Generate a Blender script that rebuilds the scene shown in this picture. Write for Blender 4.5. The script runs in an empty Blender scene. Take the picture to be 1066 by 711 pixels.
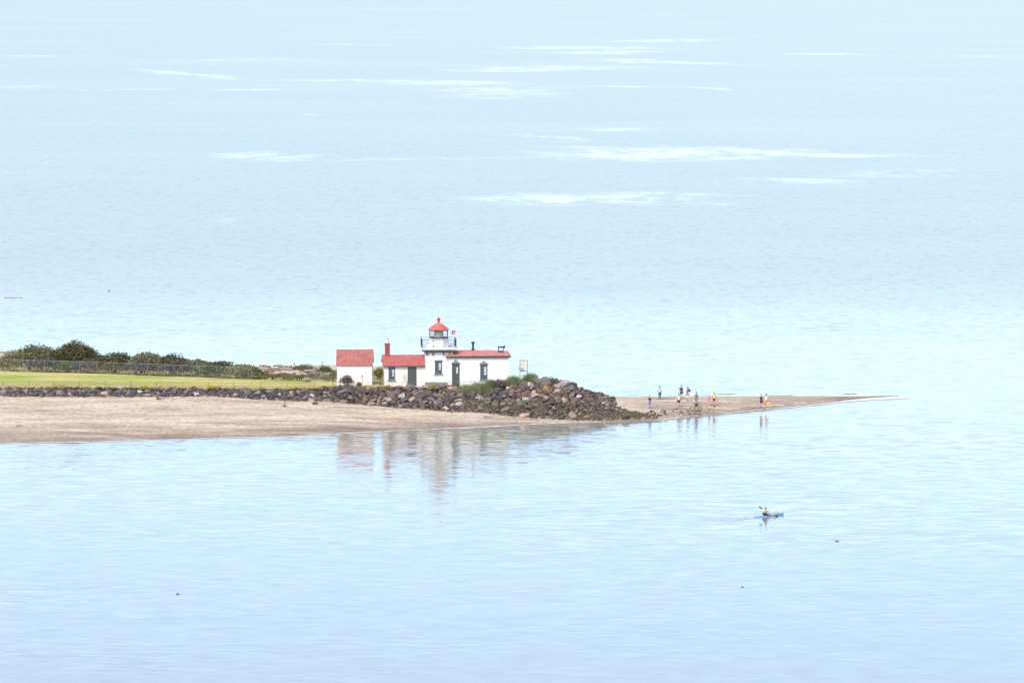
import bpy, bmesh, math, random
import numpy as np
from mathutils import Vector, Matrix, noise as mnoise
random.seed(7); RNG = np.random.default_rng(7)
PI = math.pi
sc = bpy.context.scene
COL = sc.collection

# ------------------------------------------------------------------ camera
F, W0, H0 = 4680.0, 1066.0, 711.0
CAM_H = 60.0
PITCH = math.atan((H0 / 2 + 53.0) / F)
cam_d = bpy.data.cameras.new('camera')
cam = bpy.data.objects.new('camera', cam_d); COL.objects.link(cam)
cam.location = (0, 0, CAM_H); cam.rotation_euler = (PI / 2 - PITCH, 0, 0)
cam_d.sensor_width = 36.0; cam_d.lens = F * 36.0 / W0
cam_d.clip_start = 1.0; cam_d.clip_end = 80000.0
sc.camera = cam
_cp, _sp = math.cos(PITCH), math.sin(PITCH)

def U(px, py, z=0.0):
    """point of the horizontal plane z seen at photo pixel (px, py)"""
    a, b = (px - W0 / 2) / F, -(py - H0 / 2) / F
    dx, dy, dz = a, _cp + b * _sp, -_sp + b * _cp
    t = (z - CAM_H) / dz
    return Vector((dx * t, dy * t, z))

def PX(p):
    """photo pixel of a world point"""
    v = Vector(p) - Vector((0, 0, CAM_H))
    fwd = v.y * _cp - v.z * _sp; up = v.y * _sp + v.z * _cp
    return W0 / 2 + F * v.x / fwd, H0 / 2 - F * up / fwd

# ------------------------------------------------------------------ materials
def new_mat(name):
    m = bpy.data.materials.new(name); m.use_nodes = True
    nt = m.node_tree; nt.nodes.clear()
    out = nt.nodes.new('ShaderNodeOutputMaterial')
    return m, nt, out
def nd(nt, t, **kw):
    n = nt.nodes.new(t)
    for k, v in kw.items():
        if k in n.inputs: n.inputs[k].default_value = v
        else: setattr(n, k, v)
    return n
def principled(nt, out, **kw):
    b = nt.nodes.new('ShaderNodeBsdfPrincipled')
    for k, v in kw.items(): b.inputs[k].default_value = v
    nt.links.new(b.outputs[0], out.inputs[0]); return b
def ramp(nt, stops):
    r = nt.nodes.new('ShaderNodeValToRGB'); e = r.color_ramp.elements
    while len(e) < len(stops): e.new(0.5)
    for i, (p, c) in enumerate(stops):
        e[i].position = p; e[i].color = (*c, 1) if len(c) == 3 else c
    return r
def c4(c): return (c[0], c[1], c[2], 1)

def mat_var(name, c, var=0.25, scale=3.0, rough=0.7, bump=0.0, metallic=0.0, stretch=(1, 1, 1), dirt=None, rnd=0.0, spec=0.3):
    """colour varied by noise; optional dirt blotches; optional per-object variation"""
    m, nt, out = new_mat(name)
    b = principled(nt, out, Roughness=rough, Metallic=metallic)
    b.inputs['Specular IOR Level'].default_value = spec
    tc = nd(nt, 'ShaderNodeTexCoord'); mp = nd(nt, 'ShaderNodeMapping'); mp.inputs['Scale'].default_value = stretch
    nt.links.new(tc.outputs['Object'], mp.inputs[0])
    n1 = nd(nt, 'ShaderNodeTexNoise', Scale=scale, Detail=5.0, Roughness=0.65)
    nt.links.new(mp.outputs[0], n1.inputs['Vector'])
    r = ramp(nt, [(0.28, tuple(x * (1 - var) for x in c)), (0.72, tuple(min(1, x * (1 + var)) for x in c))])
    nt.links.new(n1.outputs['Fac'], r.inputs[0])
    col = r.outputs[0]
    if dirt:
        n2 = nd(nt, 'ShaderNodeTexNoise', Scale=scale * 0.6, Detail=6.0)
        nt.links.new(tc.outputs['Object'], n2.inputs['Vector'])
        rr = ramp(nt, [(dirt[1], (0, 0, 0)), (dirt[1] + 0.12, (1, 1, 1))]); nt.links.new(n2.outputs['Fac'], rr.inputs[0])
        mx = nd(nt, 'ShaderNodeMixRGB'); mx.inputs[2].default_value = c4(dirt[0])
        nt.links.new(rr.outputs[0], mx.inputs[0]); nt.links.new(col, mx.inputs[1]); col = mx.outputs[0]
    if rnd:
        oi = nd(nt, 'ShaderNodeObjectInfo'); hs = nd(nt, 'ShaderNodeHueSaturation')
        mr = nd(nt, 'ShaderNodeMapRange'); mr.inputs[3].default_value = 1 - rnd; mr.inputs[4].default_value = 1 + rnd
        nt.links.new(oi.outputs['Random'], mr.inputs[0]); nt.links.new(mr.outputs[0], hs.inputs['Value'])
        nt.links.new(col, hs.inputs['Color']); col = hs.outputs[0]
    nt.links.new(col, b.inputs['Base Color'])
    if bump:
        bp = nd(nt, 'ShaderNodeBump', Strength=bump, Distance=0.05)
        nt.links.new(n1.outputs['Fac'], bp.inputs['Height']); nt.links.new(bp.outputs[0], b.inputs['Normal'])
    return m

M = {}
def plain(key, c, **kw): M[key] = mat_var(key, c, **kw)
plain('white_paint', (0.76, 0.75, 0.73), var=0.05, scale=1.2, rough=0.6, stretch=(2, 2, 0.4), dirt=((0.60, 0.56, 0.47), 0.60))
plain('cream_paint', (0.74, 0.71, 0.64), var=0.05, scale=1.0, rough=0.6, stretch=(2, 2, 0.4), dirt=((0.56, 0.51, 0.42), 0.58))
plain('shed_paint', (0.74, 0.69, 0.67), var=0.06, scale=1.5, rough=0.65, stretch=(2, 2, 0.5), dirt=((0.55, 0.50, 0.47), 0.62))
plain('green_trim', (0.085, 0.108, 0.102), var=0.15, scale=4, rough=0.55)
plain('pale_green_trim', (0.19, 0.245, 0.205), var=0.15, scale=4, rough=0.55)
plain('door_green', (0.085, 0.10, 0.096), var=0.15, scale=4, rough=0.5)
plain('dark_iron', (0.035, 0.037, 0.045), var=0.2, scale=6, rough=0.5)
plain('rail_grey', (0.30, 0.30, 0.34), var=0.15, scale=6, rough=0.5)
plain('red_brick', (0.32, 0.065, 0.062), var=0.25, scale=9, rough=0.8, bump=0.3)
plain('red_paint', (0.62, 0.05, 0.05), var=0.08, scale=5, rough=0.4)
plain('pot_cream', (0.62, 0.56, 0.48), var=0.1, scale=6)
plain('rust', (0.30, 0.15, 0.09), var=0.3, scale=8, rough=0.85)
plain('panel_cream', (0.64, 0.57, 0.40), var=0.12, scale=5)
plain('galvanised', (0.29, 0.30, 0.31), var=0.12, scale=5, rough=0.45, metallic=0.3)
plain('fence_wood', (0.22, 0.19, 0.17), var=0.25, scale=8, rough=0.85)
plain('lens_curtain', (0.80, 0.73, 0.50), var=0.1, scale=6)
plain('pane_white', (0.62, 0.66, 0.72), var=0.08, scale=4, rough=0.25)
plain('stem_brown', (0.10, 0.075, 0.06), var=0.3, scale=6, rough=0.9)
plain('driftwood_pale', (0.46, 0.39, 0.32), var=0.25, scale=5, stretch=(0.3, 2, 2), rough=0.9, bump=0.3)
plain('driftwood_grey', (0.28, 0.25, 0.23), var=0.25, scale=5, stretch=(0.3, 2, 2), rough=0.9, bump=0.3)
plain('driftwood_brown', (0.24, 0.17, 0.12), var=0.3, scale=5, stretch=(0.3, 2, 2), rough=0.9, bump=0.3)
plain('driftwood_reddish', (0.34, 0.18, 0.13), var=0.25, scale=5, stretch=(0.3, 2, 2), rough=0.9, bump=0.3)
# boulders
RK = {
 'dark grey':      ((0.082, 0.073, 0.069), ((0.20, 0.18, 0.17), 0.66)),
 'grey':           ((0.165, 0.145, 0.132), ((0.30, 0.27, 0.24), 0.62)),
 'brown':          ((0.17, 0.125, 0.098), ((0.26, 0.20, 0.15), 0.62)),
 'purplish':       ((0.145, 0.112, 0.108), ((0.24, 0.20, 0.19), 0.64)),
 'tan':            ((0.34, 0.25, 0.19), ((0.18, 0.14, 0.12), 0.60)),
 'orange-stained': ((0.22, 0.145, 0.085), ((0.40, 0.22, 0.07), 0.52)),
 'pale':           ((0.46, 0.41, 0.36), ((0.28, 0.23, 0.19), 0.62)),
 'mossy':          ((0.13, 0.105, 0.08), ((0.145, 0.145, 0.055), 0.475)),
}
for k, (c, d) in RK.items():
    M['rock_' + k] = mat_var('rock_' + k.replace('-', '_').replace(' ', '_'), c, var=0.38, scale=2.2, rough=0.9, bump=0.8, dirt=d, rnd=0.28, spec=0.2)

def roof_mat(name, c, seam=0.55, dirt=None):
    m, nt, out = new_mat(name); b = principled(nt, out, Roughness=0.55)
    tc = nd(nt, 'ShaderNodeTexCoord')
    wv = nd(nt, 'ShaderNodeTexWave', Scale=seam, Distortion=0.0); wv.bands_direction = 'X'
    nt.links.new(tc.outputs['Object'], wv.inputs['Vector'])
    n1 = nd(nt, 'ShaderNodeTexNoise', Scale=1.4, Detail=6.0); nt.links.new(tc.outputs['Object'], n1.inputs['Vector'])
    r = ramp(nt, [(0.3, tuple(x * 0.8 for x in c)), (0.7, tuple(min(1, x * 1.2) for x in c))]); nt.links.new(n1.outputs['Fac'], r.inputs[0])
    mx = nd(nt, 'ShaderNodeMixRGB'); mx.blend_type = 'MULTIPLY'; mx.inputs[0].default_value = 1
    r2 = ramp(nt, [(0.0, (0.90, 0.90, 0.90)), (0.15, (1, 1, 1))]); nt.links.new(wv.outputs['Fac'], r2.inputs[0])
    nt.links.new(r.outputs[0], mx.inputs[1]); nt.links.new(r2.outputs[0], mx.inputs[2])
    nt.links.new(mx.outputs[0], b.inputs['Base Color'])
    bp = nd(nt, 'ShaderNodeBump', Strength=0.4, Distance=0.04); nt.links.new(wv.outputs['Fac'], bp.inputs['Height'])
    nt.links.new(bp.outputs[0], b.inputs['Normal'])
    return m
M['roof_shed'] = roof_mat('roof_shed', (0.36, 0.125, 0.10), 0.6)
M['roof_wing'] = roof_mat('roof_wing', (0.43, 0.12, 0.10), 0.6)
M['roof_house'] = roof_mat('roof_house', (0.60, 0.205, 0.15), 0.55)
M['roof_lantern'] = roof_mat('roof_lantern', (0.58, 0.145, 0.105), 1.2)

def glass_mat(name, tint=(0.9, 0.95, 1.0), mixf=0.25):
    m, nt, out = new_mat(name)
    t = nd(nt, 'ShaderNodeBsdfTransparent'); t.inputs[0].default_value = c4(tint)
    g = nd(nt, 'ShaderNodeBsdfGlossy', Roughness=0.05)
    fr = nd(nt, 'ShaderNodeLayerWeight', Blend=mixf); mx = nd(nt, 'ShaderNodeMixShader')
    nt.links.new(fr.outputs['Fresnel'], mx.inputs[0]); nt.links.new(t.outputs[0], mx.inputs[1]); nt.links.new(g.outputs[0], mx.inputs[2])
    nt.links.new(mx.outputs[0], out.inputs[0]); return m
M['lantern_glass'] = glass_mat('lantern_glass')
def window_glass():
    m, nt, out = new_mat('window_glass')
    b = principled(nt, out, Roughness=0.08); b.inputs['Base Color'].default_value = (0.07, 0.09, 0.12, 1)
    return m
M['window_glass'] = window_glass()

def chainlink():
    m, nt, out = new_mat('chain_link')
    tc = nd(nt, 'ShaderNodeTexCoord'); sx = nd(nt, 'ShaderNodeSeparateXYZ'); nt.links.new(tc.outputs['Object'], sx.inputs[0])
    outs = []
    for sgn in (1, -1):
        a = nd(nt, 'ShaderNodeMath', operation='MULTIPLY_ADD'); a.inputs[1].default_value = sgn
        nt.links.new(sx.outputs['Z'], a.inputs[0]); nt.links.new(sx.outputs['X'], a.inputs[2])
        s = nd(nt, 'ShaderNodeMath', operation='MULTIPLY'); s.inputs[1].default_value = 12.0; nt.links.new(a.outputs[0], s.inputs[0])
        f = nd(nt, 'ShaderNodeMath', operation='FRACT'); nt.links.new(s.outputs[0], f.inputs[0])
        l = nd(nt, 'ShaderNodeMath', operation='LESS_THAN'); l.inputs[1].default_value = 0.04; nt.links.new(f.outputs[0], l.inputs[0])
        outs.append(l)
    mx = nd(nt, 'ShaderNodeMath', operation='MAXIMUM'); nt.links.new(outs[0].outputs[0], mx.inputs[0]); nt.links.new(outs[1].outputs[0], mx.inputs[1])
    t = nd(nt, 'ShaderNodeBsdfTransparent'); d = nd(nt, 'ShaderNodeBsdfDiffuse'); d.inputs[0].default_value = (0.33, 0.35, 0.38, 1)
    ms = nd(nt, 'ShaderNodeMixShader'); nt.links.new(mx.outputs[0], ms.inputs[0]); nt.links.new(t.outputs[0], ms.inputs[1]); nt.links.new(d.outputs[0], ms.inputs[2])
    nt.links.new(ms.outputs[0], out.inputs[0]); return m
M['chain_link'] = chainlink()

def leaf_mat(name, c1, c2, scale=1.2, fine=9.0):
    m, nt, out = new_mat(name)
    b = principled(nt, out, Roughness=0.75); b.inputs['Specular IOR Level'].default_value = 0.15
    g = nd(nt, 'ShaderNodeNewGeometry')
    n1 = nd(nt, 'ShaderNodeTexNoise', Scale=scale, Detail=3.0); n2 = nd(nt, 'ShaderNodeTexNoise', Scale=fine, Detail=1.0)
    nt.links.new(g.outputs['Position'], n1.inputs['Vector']); nt.links.new(g.outputs['Position'], n2.inputs['Vector'])
    av = nd(nt, 'ShaderNodeMath', operation='MULTIPLY_ADD'); av.inputs[1].default_value = 0.6
    hf = nd(nt, 'ShaderNodeMath', operation='MULTIPLY'); hf.inputs[1].default_value = 0.4
    nt.links.new(n2.outputs['Fac'], hf.inputs[0]); nt.links.new(n1.outputs['Fac'], av.inputs[0]); nt.links.new(hf.outputs[0], av.inputs[2])
    r = ramp(nt, [(0.36, c1), (0.64, c2)]); nt.links.new(av.outputs[0], r.inputs[0]); nt.links.new(r.outputs[0], b.inputs['Base Color'])
    tr = nd(nt, 'ShaderNodeBsdfTranslucent'); nt.links.new(r.outputs[0], tr.inputs[0])
    mx = nd(nt, 'ShaderNodeMixShader', Fac=0.2); nt.links.new(b.outputs[0], mx.inputs[1]); nt.links.new(tr.outputs[0], mx.inputs[2])
    nt.links.new(mx.outputs[0], out.inputs[0]); return m
M['leaf_dark'] = leaf_mat('leaf_dark', (0.060, 0.062, 0.030), (0.18, 0.165, 0.075))
M['leaf_mid'] = leaf_mat('leaf_mid', (0.11, 0.115, 0.065), (0.30, 0.29, 0.16))
M['leaf_grey'] = leaf_mat('leaf_grey', (0.085, 0.078, 0.078), (0.20, 0.185, 0.155))
M['leaf_bright'] = leaf_mat('leaf_bright', (0.06, 0.11, 0.03), (0.15, 0.21, 0.07))
M['leaf_olive'] = leaf_mat('leaf_olive', (0.13, 0.12, 0.035), (0.28, 0.25, 0.07))
M['leaf_tan'] = leaf_mat('leaf_tan', (0.15, 0.11, 0.08), (0.34, 0.27, 0.17))
M['grass_green'] = leaf_mat('grass_green', (0.15, 0.20, 0.085), (0.34, 0.38, 0.20), scale=0.8)
M['grass_dry'] = leaf_mat('grass_dry', (0.34, 0.29, 0.08), (0.52, 0.43, 0.16), scale=0.8)
M['flower_yellow'] = leaf_mat('flower_yellow', (0.40, 0.31, 0.02), (0.62, 0.50, 0.03))

def sand_mat():
    m, nt, out = new_mat('sand'); b = principled(nt, out, Roughness=0.9); b.inputs['Specular IOR Level'].default_value = 0.2
    g = nd(nt, 'ShaderNodeNewGeometry'); sp = nd(nt, 'ShaderNodeSeparateXYZ'); nt.links.new(g.outputs['Position'], sp.inputs[0])
    def nz(scale, st, detail=6.0, rough=0.6):
        mp = nd(nt, 'ShaderNodeMapping'); mp.inputs['Scale'].default_value = st; nt.links.new(g.outputs['Position'], mp.inputs[0])
        n = nd(nt, 'ShaderNodeTexNoise', Scale=scale, Detail=detail, Roughness=rough); nt.links.new(mp.outputs[0], n.inputs['Vector']); return n
    # dry sand: bands running along the beach
    nb = nz(1.0, (0.07, 0.32, 2.0)); nf = nz(2.5, (0.7, 0.5, 1.0), 8.0, 0.75); nl = nz(1.0, (0.12, 0.9, 1))
    dry = ramp(nt, [(0.30, (0.42, 0.335, 0.235)), (0.50, (0.585, 0.475, 0.34)), (0.68, (0.69, 0.575, 0.43))]); nt.links.new(nb.outputs['Fac'], dry.inputs[0])
    wet = ramp(nt, [(0.35, (0.265, 0.20, 0.148)), (0.65, (0.385, 0.30, 0.222))]); nt.links.new(nb.outputs['Fac'], wet.inputs[0])
    # wetness from height above the water, edge broken by noise
    a = nd(nt, 'ShaderNodeMath', operation='MULTIPLY_ADD'); a.inputs[1].default_value = 1.1
    nt.links.new(nb.outputs['Fac'], a.inputs[0]); nt.links.new(sp.outputs['Z'], a.inputs[2])
    mr = nd(nt, 'ShaderNodeMapRange'); mr.inputs[1].default_value = 0.62; mr.inputs[2].default_value = 1.25
    nt.links.new(a.outputs[0], mr.inputs[0])
    mx = nd(nt, 'ShaderNodeMixRGB'); nt.links.new(mr.outputs[0], mx.inputs[0]); nt.links.new(wet.outputs[0], mx.inputs[1]); nt.links.new(dry.outputs[0], mx.inputs[2])
    # wrack lines and pebbles
    wr = ramp(nt, [(0.54, (1, 1, 1)), (0.60, (0.60, 0.57, 0.54)), (0.66, (1, 1, 1))]); nt.links.new(nl.outputs['Fac'], wr.inputs[0])
    m2 = nd(nt, 'ShaderNodeMixRGB'); m2.blend_type = 'MULTIPLY'; m2.inputs[0].default_value = 0.8
    nt.links.new(mx.outputs[0], m2.inputs[1]); nt.links.new(wr.outputs[0], m2.inputs[2])
    fr = ramp(nt, [(0.34, (0.50, 0.47, 0.45)), (0.50, (1, 1, 1)), (0.68, (1.3, 1.27, 1.25))]); nt.links.new(nf.outputs['Fac'], fr.inputs[0])
    m3 = nd(nt, 'ShaderNodeMixRGB'); m3.blend_type = 'MULTIPLY'; m3.inputs[0].default_value = 0.75
    nt.links.new(m2.outputs[0], m3.inputs[1]); nt.links.new(fr.outputs[0], m3.inputs[2])
    bd = nd(nt, 'ShaderNodeAttribute'); bd.attribute_name = 'bed_shade'
    m4 = nd(nt, 'ShaderNodeMixRGB'); m4.inputs[2].default_value = (0.06, 0.05, 0.045, 1); nt.links.new(bd.outputs['Fac'], m4.inputs[0]); nt.links.new(m3.outputs[0], m4.inputs[1])  # rock bed under the riprap, darkened to paint shade into the boulder gaps
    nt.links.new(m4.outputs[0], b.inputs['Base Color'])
    bp = nd(nt, 'ShaderNodeBump', Strength=0.5, Distance=0.15); nt.links.new(nf.outputs['Fac'], bp.inputs['Height']); nt.links.new(bp.outputs[0], b.inputs['Normal'])
    return m
M['sand'] = sand_mat()

def lawn_mat():
    m, nt, out = new_mat('lawn_grass'); b = principled(nt, out, Roughness=0.9); b.inputs['Specular IOR Level'].default_value = 0.1
    g = nd(nt, 'ShaderNodeNewGeometry')
    at = nd(nt, 'ShaderNodeAttribute'); at.attribute_name = 'edge'
    mp = nd(nt, 'ShaderNodeMapping'); mp.inputs['Scale'].default_value = (0.07, 0.22, 1); nt.links.new(g.outputs['Position'], mp.inputs[0])
    n1 = nd(nt, 'ShaderNodeTexNoise', Scale=1.0, Detail=6.0); nt.links.new(mp.outputs[0], n1.inputs['Vector'])
    n2 = nd(nt, 'ShaderNodeTexNoise', Scale=2.0, Detail=6.0, Roughness=0.7); nt.links.new(g.outputs['Position'], n2.inputs['Vector'])
    gr = ramp(nt, [(0.36, (0.29, 0.37, 0.07)), (0.50, (0.44, 0.45, 0.125)), (0.60, (0.60, 0.52, 0.22))]); nt.links.new(n1.outputs['Fac'], gr.inputs[0])
    a = nd(nt, 'ShaderNodeMath', operation='MULTIPLY_ADD'); a.inputs[1].default_value = 0.9
    s5 = nd(nt, 'ShaderNodeMath', operation='SUBTRACT'); s5.inputs[1].default_value = 0.45; nt.links.new(n1.outputs['Fac'], s5.inputs[0])
    nt.links.new(s5.outputs[0], a.inputs[0]); nt.links.new(at.outputs['Fac'], a.inputs[2])
    mr = nd(nt, 'ShaderNodeMapRange'); mr.inputs[1].default_value = 0.30; mr.inputs[2].default_value = 0.75; nt.links.new(a.outputs[0], mr.inputs[0])
    dr = ramp(nt, [(0.35, (0.48, 0.40, 0.13)), (0.65, (0.60, 0.49, 0.22))]); nt.links.new(n2.outputs['Fac'], dr.inputs[0])
    mx = nd(nt, 'ShaderNodeMixRGB'); nt.links.new(mr.outputs[0], mx.inputs[0]); nt.links.new(gr.outputs[0], mx.inputs[1]); nt.links.new(dr.outputs[0], mx.inputs[2])
    fr = ramp(nt, [(0.3, (0.68, 0.68, 0.66)), (0.6, (1.1, 1.1, 1.1))]); nt.links.new(n2.outputs['Fac'], fr.inputs[0])
    m3 = nd(nt, 'ShaderNodeMixRGB'); m3.blend_type = 'MULTIPLY'; m3.inputs[0].default_value = 0.7
    nt.links.new(mx.outputs[0], m3.inputs[1]); nt.links.new(fr.outputs[0], m3.inputs[2]); nt.links.new(m3.outputs[0], b.inputs['Base Color'])
    bp = nd(nt, 'ShaderNodeBump', Strength=0.6, Distance=0.1); nt.links.new(n2.outputs['Fac'], bp.inputs['Height']); nt.links.new(bp.outputs[0], b.inputs['Normal'])
    return m
M['lawn_grass'] = lawn_mat()

# slicks (calm streaks) on the open water: photo span x0,y0 -> x1,y1 and half thickness in photo pixels
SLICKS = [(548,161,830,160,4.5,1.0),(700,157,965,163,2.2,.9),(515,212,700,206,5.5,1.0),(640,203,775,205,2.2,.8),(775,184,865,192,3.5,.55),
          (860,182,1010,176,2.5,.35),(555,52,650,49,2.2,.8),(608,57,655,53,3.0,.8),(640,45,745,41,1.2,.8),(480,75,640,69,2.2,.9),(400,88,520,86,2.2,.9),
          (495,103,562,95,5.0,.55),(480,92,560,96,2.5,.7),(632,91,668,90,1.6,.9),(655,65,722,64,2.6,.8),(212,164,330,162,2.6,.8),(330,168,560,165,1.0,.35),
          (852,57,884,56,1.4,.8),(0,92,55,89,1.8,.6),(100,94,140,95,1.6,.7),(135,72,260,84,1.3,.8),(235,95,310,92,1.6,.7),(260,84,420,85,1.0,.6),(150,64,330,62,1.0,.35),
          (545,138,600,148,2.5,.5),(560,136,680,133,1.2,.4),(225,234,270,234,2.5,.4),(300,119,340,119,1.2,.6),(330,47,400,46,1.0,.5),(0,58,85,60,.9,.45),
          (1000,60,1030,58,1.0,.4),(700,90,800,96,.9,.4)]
def water_mat():
    m, nt, out = new_mat('sea_water')
    b = principled(nt, out); b.inputs['IOR'].default_value = WATER['ior']
    L = nt.links.new
    g = nd(nt, 'ShaderNodeNewGeometry'); sp = nd(nt, 'ShaderNodeSeparateXYZ'); L(g.outputs['Position'], sp.inputs[0])
    def math_(op, a, c=None, c2=None):
        n = nd(nt, 'ShaderNodeMath', operation=op)
        for i, v in enumerate((a, c, c2)):
            if v is None: continue
            if isinstance(v, (int, float)): n.inputs[i].default_value = v
            else: L(v, n.inputs[i])
        return n.outputs[0]
    def mrange(v, a0, a1, b0, b1, smooth=True):
        n = nd(nt, 'ShaderNodeMapRange'); n.interpolation_type = 'SMOOTHSTEP' if smooth else 'LINEAR'
        L(v, n.inputs[0])
        for i, q in enumerate((a0, a1, b0, b1)): n.inputs[1 + i].default_value = q
        return n.outputs[0]
    def nz(st, detail=3.0, rough=0.5, off=0.0, rot=0.0):
        mp = nd(nt, 'ShaderNodeMapping'); mp.inputs['Scale'].default_value = st; mp.inputs['Location'].default_value = (off, off * 0.7, off)
        mp.inputs['Rotation'].default_value = (0, 0, rot)
        L(g.outputs['Position'], mp.inputs[0])
        n = nd(nt, 'ShaderNodeTexNoise', Scale=1.0, Detail=detail, Roughness=rough); L(mp.outputs[0], n.inputs['Vector']); return n
    # ---- slick mask
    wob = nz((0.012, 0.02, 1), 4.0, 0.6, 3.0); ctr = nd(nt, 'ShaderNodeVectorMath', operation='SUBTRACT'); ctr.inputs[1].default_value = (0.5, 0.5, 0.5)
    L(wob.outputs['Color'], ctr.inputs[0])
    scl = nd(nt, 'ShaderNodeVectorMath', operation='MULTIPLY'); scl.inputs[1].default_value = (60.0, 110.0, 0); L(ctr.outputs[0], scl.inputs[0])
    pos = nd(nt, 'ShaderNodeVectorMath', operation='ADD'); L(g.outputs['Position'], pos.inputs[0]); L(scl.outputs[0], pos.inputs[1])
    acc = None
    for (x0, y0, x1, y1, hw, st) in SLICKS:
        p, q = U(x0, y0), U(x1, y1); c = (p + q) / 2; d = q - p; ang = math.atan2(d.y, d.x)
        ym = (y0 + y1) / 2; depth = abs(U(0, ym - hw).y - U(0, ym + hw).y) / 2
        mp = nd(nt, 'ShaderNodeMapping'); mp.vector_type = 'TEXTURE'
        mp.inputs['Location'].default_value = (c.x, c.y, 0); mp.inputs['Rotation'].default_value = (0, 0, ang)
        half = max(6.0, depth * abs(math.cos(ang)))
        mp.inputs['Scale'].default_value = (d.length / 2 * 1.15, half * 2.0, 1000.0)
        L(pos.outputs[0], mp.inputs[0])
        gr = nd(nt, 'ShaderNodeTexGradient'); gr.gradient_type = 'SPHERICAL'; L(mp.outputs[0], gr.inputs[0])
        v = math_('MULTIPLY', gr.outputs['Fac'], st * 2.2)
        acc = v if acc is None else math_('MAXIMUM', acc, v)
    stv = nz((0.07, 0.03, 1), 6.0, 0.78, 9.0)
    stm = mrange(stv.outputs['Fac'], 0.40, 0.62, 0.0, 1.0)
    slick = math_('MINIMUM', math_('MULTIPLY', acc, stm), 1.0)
    # ---- how rippled: glassy in the cove in front of the beach, fine ripples on the open water behind it
    far = mrange(sp.outputs['Y'], 560.0, 860.0, 0.0, 1.0)
    patch = nz((0.004, 0.006, 1), 4.0, 0.6, 5.0)
    patm = mrange(patch.outputs['Fac'], 0.32, 0.70, 0.95, 1.05)
    farm = math_('MULTIPLY', math_('MULTIPLY', far, patm), math_('SUBTRACT', 1.0, math_('MULTIPLY', slick, 0.6)))
    npatch = nz((0.012, 0.02, 1), 3.0, 0.6, 15.0)
    nearm = mrange(npatch.outputs['Fac'], 0.36, 0.70, 0.45, 1.1)
    near_front = mrange(sp.outputs['Y'], 380.0, 540.0, 0.5, 1.35)
    nearm = math_('MULTIPLY', nearm, near_front)
    # ripples: slopes taken from noise
    def slope(st, detail, off, rot=0.0):
        n = nz(st, detail, 0.5, off, rot); s = nd(nt, 'ShaderNodeVectorMath', operation='SUBTRACT'); s.inputs[1].default_value = (0.5, 0.5, 0.5); L(n.outputs['Color'], s.inputs[0]); return s.outputs[0]
    def scale(v, f):
        n = nd(nt, 'ShaderNodeVectorMath', operation='SCALE'); L(v, n.inputs[0])
        if isinstance(f, (int, float)): n.inputs['Scale'].default_value = f
        else: L(f, n.inputs['Scale'])
        return n.outputs[0]
    def add(a, c):
        n = nd(nt, 'ShaderNodeVectorMath', operation='ADD'); L(a, n.inputs[0]); L(c, n.inputs[1]); return n.outputs[0]
    near_s = add(scale(slope((0.35, 2.2, 1), 3.0, 21.0, 0.05), WATER['near_a']), scale(slope((0.13, 0.50, 1), 3.0, 31.0, -0.06), WATER['near_b']))
    far_s = scale(slope((0.8, 0.22, 1), 4.0, 41.0), WATER['far_a'])
    tot = add(scale(near_s, nearm), scale(far_s, farm))
    fl = nd(nt, 'ShaderNodeVectorMath', operation='MULTIPLY'); fl.inputs[1].default_value = (1, 1, 0); L(tot, fl.inputs[0])
    up = nd(nt, 'ShaderNodeVectorMath', operation='ADD'); up.inputs[1].default_value = (0, 0, 1); L(fl.outputs[0], up.inputs[0])
    nn = nd(nt, 'ShaderNodeVectorMath', operation='NORMALIZE'); L(up.outputs[0], nn.inputs[0]); L(nn.outputs[0], b.inputs['Normal'])
    L(mrange(farm, 0.0, 1.0, WATER['rough_near'], WATER['rough_far'], False), b.inputs['Roughness'])
    big = nz((0.003, 0.008, 1), 3.0, 0.5, 51.0)
    cr = ramp(nt, [(0.35, WATER['c0']), (0.65, WATER['c1'])]); L(big.outputs['Fac'], cr.inputs[0])
    mx = nd(nt, 'ShaderNodeMixRGB'); mx.inputs[2].default_value = c4(WATER['film']); L(cr.outputs[0], mx.inputs[1]); L(math_('MULTIPLY', slick, WATER['slick_sheen_f']), mx.inputs[0])  # paler base colour paints the bright sky sheen into the slicks
    # the shallow cove is paler than the deep water outside
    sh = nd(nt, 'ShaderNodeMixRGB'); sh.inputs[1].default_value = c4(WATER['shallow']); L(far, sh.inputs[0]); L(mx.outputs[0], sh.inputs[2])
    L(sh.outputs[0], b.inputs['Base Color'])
    return m
WATER = dict(ior=1.45, near_a=0.19, near_b=0.005, far_a=0.155, rough_near=0.05, rough_far=0.21,
             shallow=(0.305, 0.32, 0.24), c0=(0.24, 0.26, 0.18), c1=(0.248, 0.268, 0.187), film=(0.52, 0.53, 0.48), slick_sheen_f=0.35)
M['sea_water'] = water_mat()

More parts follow.
